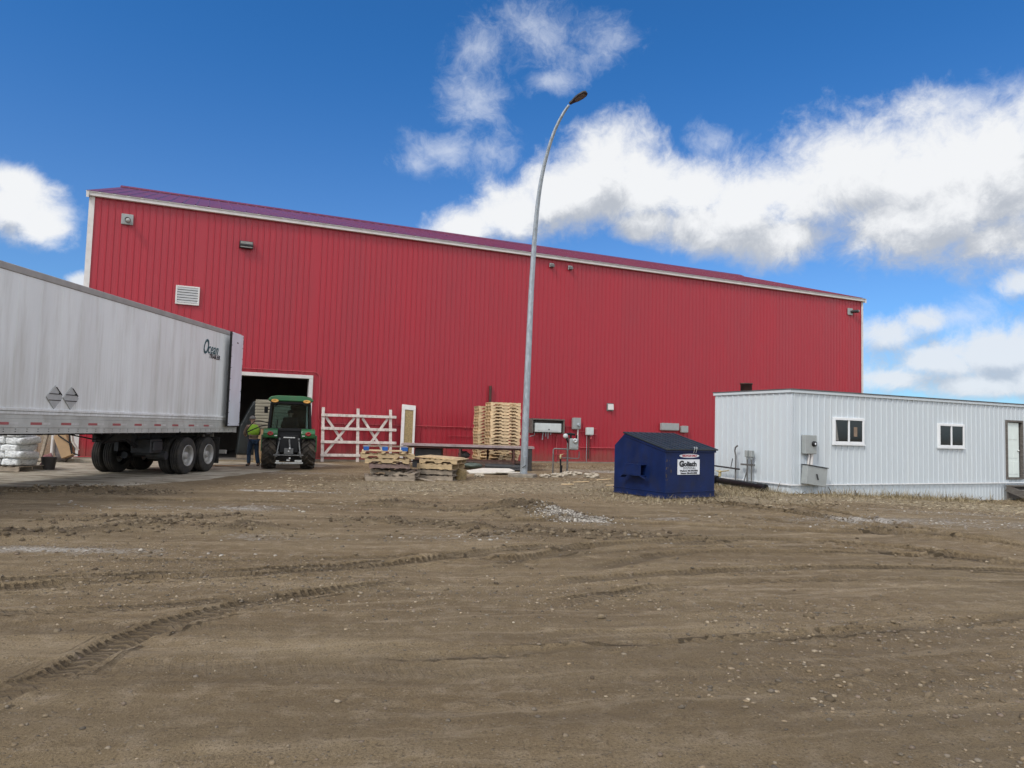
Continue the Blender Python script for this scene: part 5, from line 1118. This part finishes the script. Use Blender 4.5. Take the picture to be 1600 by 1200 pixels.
# ------------------------------------------------------------------ steel work table and what lies around it
tb = empty('work_table', 'long rusty steel work table in front of the tall pallets', 'table', (-1.58, 26.5, 0), R(1.5))
p = MB(); p.box(-2.45, 2.48, -.12, 1.0, .872, .892); p.build('tabletop', table_steel, tb, .004)
p = MB(); p.box(-2.45, 2.48, -.125, -.105, .815, .868); p.build('fascia', table_steel, tb, .004)
p = MB(); p.box(-2.38, 2.35, -.06, .0, .74, .870); p.box(-2.38, 2.35, .88, .94, .775, .870)
for x in (-2.38, -.9, .7, 2.30): p.box(x, x + .06, .0, .88, .79, .868)
p.build('frame', rust, tb)
for x in (-2.33, -1.62, -.28, .75, 1.72, 2.28):
    for y in (-.03, .90):
        if x in (-1.62, .75) and y < 0: continue
        p = MB(); p.box(x - .04, x + .04, y - .04, y + .04, -.05, .775); p.build('leg', rust, tb, .004)
p = MB(); p.box(-2.3, 2.3, .0, .06, .30, .37); p.box(-2.3, 2.3, .82, .88, .16, .22); p.build('stretcher', rust, tb)
p = MB(); p.box(2.20, 2.40, -.08, .94, .0, .86); p.build('end_panel', dark_metal, tb, .01)
def blob(mb, c, r, seed, k=.35):
    n, m_ = 14, 9; rr = random.Random(seed); c = Vector(c); vs = []
    for i in range(m_ + 1):
        for j in range(n):
            a, b = math.pi * i / m_, 2 * math.pi * j / n; d = 1 + k * (rr.random() - .5) if 0 < i < m_ else 1
            vs.append(c + Vector((r[0] * d * math.sin(a) * math.cos(b), r[1] * d * math.sin(a) * math.sin(b), max(-c.z, r[2] * d * math.cos(a)))))
    mb.add(vs, [(i * n + j, (i + 1) * n + j, (i + 1) * n + (j + 1) % n, i * n + (j + 1) % n) for i in range(m_) for j in range(n)], 0, True); return mb
p = MB(); blob(p, (-1.35, 26.3, .15), (.34, .26, .10), 3); tag(p.build('folded_tarp', tarp_green), 'crumpled grey green tarp under the steel table', 'tarp')
p = MB(); p.tube([(-.9, 26.15, .14), (.45, 26.2, .12)], .11, 12); p.tube([(-.6, 26.0, .05), (.5, 25.95, .06)], .05, 10); tag(p.build('scrap_pipe', dark_metal), 'dark scrap pipes lying under the right half of the steel table', 'pipe')
p = MB()
for k in range(5): p.bar((-3.4 + .3 * k, 26.7, .08 + .05 * k), (-.6 + .25 * k, 26.85 + .03 * k, .07 + .05 * k), .14, .04)
tag(p.build('scrap_lumber', wood_pink), 'pile of dark old lumber under the steel table', 'lumber')
p = MB(); p.box(-3.55, -2.55, 26.6, 27.2, .28, .72); p.box(-3.62, -3.4, 26.55, 27.25, .0, .30); p.box(-2.75, -2.55, 26.6, 27.2, .0, .28); tag(p.build('steel_bin', dark_metal, None, .02), 'dark open steel bin standing under the left end of the table', 'bin')
p = MB(); blob(p, (-1.75, 27.1, .50), (.22, .2, .14), 8); tag(p.build('plastic_bundle', tarp_grey), 'bundle of grey plastic on the lumber under the table', 'plastic')
p = MB(); p.prism([(-.72, -.40), (.35, -.52), (.80, -.20), (.62, .25), (-.30, .48), (-.85, .05)], .0, .05, 'Z'); tag(p.build('pale_sheet', foam, None, .01), 'broken white sheet lying on the ground before the steel table', 'sheet').matrix_world = Matrix.Translation((-.62, 24.4, .07)) @ Matrix.Rotation(R(6), 4, 'X') @ Matrix.Rotation(R(-3), 4, 'Y')
p = MB(); p.prism([(-.42, -.12), (.40, -.16), (.45, .10), (-.38, .14)], .0, .05, 'Z'); tag(p.build('pale_offcut', foam, None, .01), 'narrow white offcut beside the broken sheet near the lamp pole', 'sheet').matrix_world = Matrix.Translation((-.05, 23.95, .05)) @ Matrix.Rotation(R(-4), 4, 'X')
p = MB(); p.tube([(-1.44, 21.1, -.02), (-1.42, 21.08, .20), (-1.38, 21.06, .30)], [.17, .165, .13], 12); tag(p.build('log_stump', osb), 'short pale stump at the right end of the right low pile', 'stump')
for i, (x, y, r, lb) in enumerate([(2.05, 24.6, .17, 'pale concrete lump at the foot of the gas meter post'), (1.82, 24.2, .12, 'small concrete lump in front of the gas meter'), (2.35, 24.9, .14, 'concrete lump right of the gas meter post'), (1.55, 23.6, .16, 'flat concrete chunk left of the gas meter rubble'), (1.15, 23.2, .13, 'pale chunk just right of the lamp pole base'), (2.75, 23.9, .20, 'larger broken slab right of the gas meter rubble'), (-.95, 22.6, .12, 'pale rubble chunk in front of the broken white sheet')]):
    p = MB(); blob(p, (0, 0, .04), (r * 1.3, r, r * .55), 40 + i, .6); o = tag(p.build('rubble', rubble_m), lb, 'rubble', 'rubble around the gas meter and pole'); o.location = (x, y, .0); o.data.polygons.foreach_set('use_smooth', [False] * len(o.data.polygons))
for i, (x, y, a, L, lb) in enumerate([(2.15, 21.3, 20, .5, 'pale stick on the dirt below the gas meter rubble'), (1.65, 20.2, -12, .35, 'short pale stick on the dirt right of the lamp pole'), (3.0, 22.6, 35, .6, 'white lath lying left of the dumpster'), (2.9, 20.3, 5, .3, 'short white lath nearest the dumpster')]):
    p = MB(); p.bar((-L / 2, 0, .02), (L / 2, 0, .035), .05, .025); p.bar((-L / 3, .05, .02), (L / 2.5, -.04, .04), .04, .02); o = tag(p.build('wood_scrap', wood_new, None, .003), lb, 'stick', 'wood scraps on the dirt'); o.location = (x, y, .0); o.rotation_euler = (0, 0, R(a))

# ------------------------------------------------------------------ gas meter set in front of the wall
gs_ = empty('gas_meter', 'grey gas meter with black regulator on pipes beside the lamp pole', 'gas meter', (2.0, 25.4, 0))
p = MB(); p.box(.10, .42, -.14, .12, .86, 1.26); mtb = p.build('meter_body', elec_grey, gs_, .04, 3)
p = MB(); p.lathe([(-.14, .0), (-.20, .075), (-.145, .09)], 16, 'Y', (.30, 0, 1.18)); p.build('dial', chrome, mtb); p = MB(); p.box(.15, .38, -.152, -.141, .92, 1.05); p.build('cover', elec_grey, mtb, .006)
p = MB(); p.lathe([(-.06, .0), (-.05, .07), (.0, .09), (.04, .07), (.05, 0)], 16, 'Y', (-.04, -.05, 1.34)); p.build('regulator', elec_pale, gs_)
p = MB(); p.tube([(-.02, 0, 1.40), (.12, 0, 1.42), (.30, 0, 1.40)], .045, 10); p.tube([(.15, 0, 1.25), (.15, 0, 1.42)], .035, 8); p.tube([(.36, 0, 1.25), (.36, 0, 1.38)], .03, 8); p.tube([(.0, -.05, 1.30), (.0, -.05, 1.22), (.05, -.02, 1.12)], .03, 8); p.build('fitting', black_plastic, gs_)
p = MB(); p.tube([(-.46, 0, -.1), (-.46, 0, .84), (-.42, 0, .88), (.36, 0, .87)], .026, 8); p.tube([(.05, .0, -.1), (.05, 0, 1.30)], .034, 8); p.tube([(-.14, 0, .56), (.42, 0, .55), (.46, 0, .60), (.46, 0, .80)], .018, 8); p.build('pipe', galv_dark, gs_)
p = MB(); p.tube([(-.17, -.02, -.1), (-.17, -.02, .30)], .045, 10); p.tube([(-.19, -.02, .30), (-.20, -.02, .55)], .03, 8); p.build('riser', black_plastic, gs_); p = MB(); p.ball((-.20, -.03, .60), (.04, .04, .09), 8, 6); p.bar((-.24, -.04, .66), (-.10, -.04, .70), .03, .02); p.build('valve', brass, gs_)

# ------------------------------------------------------------------ loads in and by the door
e = empty('pallet_load', 'tall plastic wrapped pallet load standing in the loading doorway', 'pallet load', (-9.08, 27.15, 0), R(17))
p = MB(); p.box(-.62, .62, -.5, .5, 1.28, 2.36)
for i in range(9): p.box(-.632, .632, -.512, .512, 1.31 + .115 * i, 1.385 + .115 * i)
p.build('wrapped_sheets', wrap_pale, e, .008)
for i, (x0, x1, z0, z1) in enumerate(((-.60, -.02, .14, .66), (.0, .60, .14, .66), (-.58, .0, .67, 1.26), (.02, .58, .67, 1.26))): p = MB(); p.box(x0, x1, -.48, .48, z0, z1); bx = p.build('carton', card, e, .008); p = MB(); p.box((x0 + x1) / 2 - .03, (x0 + x1) / 2 + .03, -.484, -.481, z0 + .005, z1 - .005); p.build('tape', osb, bx)
p = MB()
for y in (-.46, 0, .46): p.box(-.6, .6, y - .03, y + .03, .02, .10)
for i in range(6): p.box(-.6 + .22 * i, -.5 + .22 * i, -.5, .5, .101, .12)
p.build('pallet', wood_mid, e)
e = empty('wrapped_load', 'dark grey plastic shrouded load just inside the doorway by the trailer', 'pallet load', (-10.35, 28.75, .07), R(24))
p = MB(); p.prism([(-.65, .15), (.55, .15), (.55, 2.2), (.30, 2.32), (-.10, 2.28), (-.55, 1.3)], -.5, .5, 'Y'); p.build('shroud', wrap_grey, e, .05, 3); p = MB(); p.box(-.6, .55, -.5, .5, .0, .14); p.build('pallet', wood_old, e)

# ------------------------------------------------------------------ sacks and junk beyond the trailer
SX, SY = -13.92, 19.75
near_pallet('grey pallet under the stack of white sacks beyond the trailer', (SX, SY, .0), R(0), wood_old, 1.5, 1.1, .14, False, group='pallets under loads')
def sack_mesh():
    p = MB(); n, k = 40, 22; vs = []
    for i in range(k + 1):
        for j in range(n):
            a, b = math.pi * i / k, 2 * math.pi * j / n
            f = lambda v, q: math.copysign(abs(v) ** q, v)
            sx, sy, sz = f(math.sin(a), .42) * f(math.cos(b), .3), f(math.sin(a), .42) * f(math.sin(b), .3), f(math.cos(a), .42)
            w_ = .009 * math.sin(sx * 7 + sz * 3) + .008 * math.sin(sy * 9) + .022 * float(fbm(np.array([sx * 2.1 + sz * 1.3]), np.array([sz * 2.4 - sy * 1.7]), 1.6, 4, 88, .65)[0])
            vs.append((sx * .245, sy * .42 + w_, sz * .115 * (1 - .12 * sx * sx) + w_))
    p.add(vs, [(i * n + j, (i + 1) * n + j, (i + 1) * n + (j + 1) % n, i * n + (j + 1) % n) for i in range(k) for j in range(n)], 0, True); return p
s0 = None; POS = {0: 'left', 1: 'middle', 2: 'right', 3: 'far right'}
for r_ in range(5):
    for c_ in range(3):
        if s0 is None: s0 = sack_mesh().build('sack', sack); o = s0
        else: o = s0.copy(); COL.objects.link(o)
        o.location = (SX - .50 + .49 * c_ + (.04 if r_ % 2 else -.06) + random.uniform(-.015, .015), SY - .08 + random.uniform(-.03, .03), .25 + .198 * r_); o.rotation_euler = (random.uniform(-.05, .05), random.uniform(-.05, .05), random.uniform(-.06, .06) + (math.pi if (r_ + c_) % 2 else 0)); o.scale = (1, 1, random.uniform(.92, 1.04))
        rn = ['bottom', 'second lowest', 'middle', 'second highest', 'top'][r_]
        tag(o, f'white sack, {POS[c_]} of the {rn} row, on the pallet beyond the trailer', 'sack', 'white sacks stacked beyond the trailer')
# printing on the sacks: short dark woven marks are part of the sack cloth; junk follows
p = MB(); p.tube([(-13.15, 20.4, .0), (-13.15, 20.4, .06), (-13.15, 20.4, .34), (-13.15, 20.4, .36)], [.15, .16, .20, .21], 16, caps=False); p.tube([(-13.15, 20.4, .02), (-13.15, 20.4, .03)], .15, 16)
tag(p.build('bucket', bucket_m), 'dark plastic bucket beside the sack pallet', 'bucket')
p = MB(); p.box(-.18, .17, -.16, .16, 0, .78); cbx = tag(p.build('cardboard_box', card, None, .006), 'tilted brown cardboard box near the warehouse corner behind the trailer', 'box'); cbx.matrix_world = Matrix.Translation((-14.62, 23.7, .20)) @ Matrix.Rotation(R(-24), 4, 'Y') @ Matrix.Rotation(R(14), 4, 'Z')
p = MB(); p.bar((.32, -.02, .10), (.26, -.02, .42), .03, .20, (0, 1, 0)); p.build('flap', foam, cbx); p = MB(); p.bar((.26, -.02, .425), (.36, -.02, .82), .03, .20, (0, 1, 0)); p.build('flap', foam, cbx)
p = MB(); p.tube([(-14.9, 23.5, .9), (-14.45, 23.5, .62), (-14.38, 23.45, .35), (-14.15, 23.5, .25)], .022, 6); p.tube([(-14.55, 23.5, 1.0), (-14.5, 23.5, .6), (-14.42, 23.5, .3)], .02, 6); tag(p.build('black_strap', black_plastic), 'black straps hanging over the tilted cardboard box', 'strap')
p = MB(); p.tube([(-15.2, 23.7, .0), (-15.18, 23.7, 1.5)], .055, 10); tag(p.build('white_pipe', white_trim), 'upright white plastic pipe behind the trailer', 'pipe')
p = MB(); p.bar((-15.5, 23.6, .05), (-15.25, 23.65, 1.5), .09, .09); p.bar((-15.75, 23.6, .05), (-15.7, 23.65, 1.5), .2, .06); tag(p.build('leaning_post', wood_old), 'grey wooden posts leaning behind the trailer', 'post')
p = MB(); blob(p, (-14.93, 23.95, .45), (.30, .3, .48), 17, .25); tag(p.build('wrapped_bundle', tarp_grey), 'dusty grey wrapped bundle between the white pipe and cardboard box', 'bundle')
p = MB(); blob(p, (-13.5, 20.9, .16), (.16, .2, .26), 23, .5); tag(p.build('red_rag', mat('faded_red_cloth', (.22, .10, .10), .9, 0, .3, 6)), 'faded reddish cloth hanging beside the sacks', 'cloth')
p = MB(); p.bar((-16.2, 23.75, .06), (-13.0, 24.3, .06), .16, .12); tag(p.build('concrete_curb', rubble_m, None, .015), 'long pale curb on the ground behind the trailer', 'curb')
p = MB(); p.prism([(-.5, 0), (.55, .02), (.5, .035), (-.45, .03)], -.12, .12, 'Y'); o = tag(p.build('flattened_carton', card), 'flattened carton scrap on the ground past the trailer axles', 'carton'); o.location = (-9.4, 23.9, .02)

# ------------------------------------------------------------------ sky, clouds, sun
SUN = Vector((-.45, -.60, .78)).normalized()
wd = bpy.data.worlds.new('World'); SC.world = wd; wd.use_nodes = True; wt = wd.node_tree; wt.nodes.clear(); t = NT(wt)
sky = t.n('ShaderNodeTexSky', sky_type='NISHITA', sun_disc=False); sky.sun_elevation = math.asin(SUN.z); sky.sun_rotation = math.atan2(SUN.x, SUN.y); sky.air_density = 1.0; sky.dust_density = .4; sky.ozone_density = 2.5
skc = t.mix(1., sky.outputs[0], (.100, .100, .100), 'MULTIPLY')
dirv = t.n('ShaderNodeTexCoord').outputs['Generated']
sxyz = t.n('ShaderNodeSeparateXYZ'); t.put(sxyz.inputs[0], dirv); sz_ = sxyz.outputs[2]
skc = t.mix(1., skc, t.mix(t.step(sz_, .18, .52), (.54, .88, 1.28), (.27, .82, 1.34)), 'MULTIPLY')     # clear dry-air blue
def azel(x, y): d = ray(x, y); return math.atan2(d.x, d.y), math.asin(d.z)
def cloud_shape(name, blobs):
    """smooth union of soft ellipses on the sky, in azimuth and elevation"""
    gr = bpy.data.node_groups.new(name, 'ShaderNodeTree')
    gr.interface.new_socket('Dir', in_out='INPUT', socket_type='NodeSocketVector'); gr.interface.new_socket('Shape', in_out='OUTPUT', socket_type='NodeSocketFloat')
    q = NT(gr); gi = q.n('NodeGroupInput'); go = q.n('NodeGroupOutput'); d = gi.outputs[0]
    sp_ = q.n('ShaderNodeSeparateXYZ'); q.put(sp_.inputs[0], d)
    cb_ = q.n('ShaderNodeCombineXYZ'); q.put(cb_.inputs[0], q.math('ARCTAN2', sp_.outputs[0], sp_.outputs[1])); q.put(cb_.inputs[1], q.math('ARCSINE', sp_.outputs[2])); uv = cb_.outputs[0]
    acc = None
    for x, y, rx_, ry_ in blobs:
        a, e_ = azel(x, y); ra = (azel(x + rx_, y)[0] - azel(x - rx_, y)[0]) / 2; re = (azel(x, y - ry_)[1] - azel(x, y + ry_)[1]) / 2
        v_ = q.vmath('MULTIPLY_ADD', uv, (1 / ra, 1 / re, 0), (-a / ra, -e_ / re, 0))
        k_ = q.math('SUBTRACT', 1., q.vmath('LENGTH', v_))
        if acc is None: acc = k_
        else:
            nd = q.n('ShaderNodeMath', operation='SMOOTH_MAX'); q.put(nd.inputs[0], acc); q.put(nd.inputs[1], k_); nd.inputs[2].default_value = .25; acc = nd.outputs[0]
    q.put(go.inputs[0], q.math('MAXIMUM', acc, -1.2))
    return gr
BIG = [(1500, 320, 230, 100), (1350, 250, 160, 80), (1580, 300, 150, 120), (1440, 275, 250, 120), (1570, 245, 160, 135), (1300, 300, 190, 90), (1180, 310, 150, 75), (1420, 350, 220, 80), (1560, 370, 150, 65), (1235, 370, 100, 55), (955, 255, 95, 80), (905, 295, 120, 75), (1000, 295, 110, 65), (1085, 300, 110, 65),
       (1090, 355, 85, 48), (800, 335, 110, 55), (730, 352, 75, 40), (1160, 345, 90, 55), (1620, 175, 80, 70), (1010, 350, 70, 34), (1800, 280, 260, 170), (865, 300, 70, 55),
       (15, 330, 85, 62), (62, 352, 58, 42), (-70, 320, 110, 80), (18, 285, 45, 30), (-300, 300, 200, 120)]
LOW = [(1390, 520, 85, 48), (1460, 562, 130, 42), (1560, 552, 110, 48), (1400, 592, 100, 26), (1530, 602, 140, 24), (1440, 500, 50, 28), (1630, 592, 80, 28), (1600, 440, 50, 30), (125, 440, 35, 16), (1700, 540, 200, 60), (1250, 600, 200, 30), (-100, 450, 200, 30), (900, 560, 300, 40), (600, 600, 400, 30)]
WISP = [(860, 55, 140, 75), (755, 75, 65, 60), (945, 70, 70, 55), (735, 165, 62, 75), (700, 235, 75, 42), (765, 235, 55, 50), (650, 255, 45, 30), (100, 330, 48, 32), (1500, 495, 80, 36), (1120, 225, 60, 34), (860, 125, 60, 26), (1580, 140, 70, 40), (1500, 160, 60, 30), (1180, 385, 60, 30)]
gB, gL, gW = cloud_shape('cumulus', BIG), cloud_shape('low_clouds', LOW), cloud_shape('wisps', WISP)
def use(gr, v): nd = t.n('ShaderNodeGroup'); nd.node_tree = gr; t.put(nd.inputs[0], v); return nd.outputs[0]
def shift(x, z): return t.vmath('NORMALIZE', t.vmath('ADD', dirv, (x, 0, z)))
wn = t.n('ShaderNodeTexNoise'); t.put(wn.inputs['Vector'], dirv); wn.inputs['Scale'].default_value = 12; wn.inputs['Detail'].default_value = 5
warp = t.vmath('SUBTRACT', wn.outputs['Color'], (.5, .5, .5))
wdir = t.vmath('ADD', dirv, t.vmath('MULTIPLY', warp, (.06, .06, .06)))
n1 = t.noise(wdir, 9, 8, .66)
nc = t.math('SUBTRACT', n1, .5)
n1s = t.noise(t.vmath('ADD', wdir, (-.012, -.004, .022)), 9, 8, .66)
bil = t.math('SUBTRACT', n1, n1s)          # billows: bright where the puff faces the light
sB, sL, sW = use(gB, dirv), use(gL, dirv), use(gW, dirv)
bB = t.math('MULTIPLY', t.math('SUBTRACT', use(gB, shift(.0, .055)), sB), 2.)          # > 0 towards the flat, shaded bases
bL = t.math('MULTIPLY', t.math('SUBTRACT', use(gL, shift(.0, .025)), sL), 1.7)
dB = t.math('MULTIPLY_ADD', nc, 2.3, sB); dL = t.math('MULTIPLY_ADD', nc, 3.0, sL)
soft = t.step(bB, -.9, .7)
litB = t.step(t.math('MULTIPLY_ADD', bil, -3.4, t.math('MULTIPLY_ADD', nc, -.7, t.math('MULTIPLY_ADD', sB, .30, bB))), 1.0, -.45)
litL = t.step(t.math('MULTIPLY_ADD', bil, -3.0, t.math('MULTIPLY_ADD', nc, -.8, bL)), .8, -.5)
colB = t.mix(litB, (.47, .50, .55), (.86, .87, .88)); colL = t.mix(litL, (.46, .52, .61), (.74, .78, .83))
# torn wisps: ridged fine noise inside soft shapes
wv = t.vmath('ADD', t.vmath('MULTIPLY', dirv, (1, 1, 1.1)), t.vmath('MULTIPLY', warp, (.11, .11, .11)))
n2 = t.noise(wv, 13, 8, .68)
aW = t.math('MULTIPLY', t.step(t.math('MULTIPLY_ADD', t.math('SUBTRACT', n2, .5), 3.2, sW), -.05, 1.6), .60)
# broken bright cloud added out of view, behind and above, as fill light
on = t.noise(dirv, 2.6, 5, .6)
beh = t.step(t.vmath('DOT_PRODUCT', dirv, tuple(fw)), .62, .30)
aO = t.math('MULTIPLY', t.math('MULTIPLY', t.step(on, .38, .54), beh), t.step(sz_, -.02, .10))
c = t.mix(aW, skc, (.78, .82, .89))
c = t.mix(t.math('MULTIPLY', t.step(dL, -.1, .75), .93), c, colL)
eB = t.step(dB, -.16, .66)
c = t.mix(t.math('MULTIPLY', eB, .97), c, colB)
c = t.mix(aO, c, (1.35, 1.35, 1.38))
bg = t.n('ShaderNodeBackground'); t.put(bg.inputs[0], c); bg.inputs[1].default_value = 1.0
t.put(t.n('ShaderNodeOutputWorld').inputs[0], bg.outputs[0])
wd.cycles.sampling_method = 'MANUAL'; wd.cycles.sample_map_resolution = 512
sl_ = bpy.data.lights.new('sun', 'SUN'); sl_.energy = 1.8; sl_.angle = R(13); sl_.color = (1, .96, .90)
so = bpy.data.objects.new('sun', sl_); COL.objects.link(so); so.rotation_euler = SUN.to_track_quat('Z', 'Y').to_euler(); so.location = SUN * 60
SC.view_settings.view_transform = 'Standard'; SC.view_settings.look = 'None'; SC.view_settings.exposure = .1; SC.view_settings.gamma = 1
SC.cycles.use_adaptive_sampling = True; SC.cycles.adaptive_threshold = .02; SC.cycles.max_bounces = 5; SC.cycles.diffuse_bounces = 3; SC.cycles.transparent_max_bounces = 8
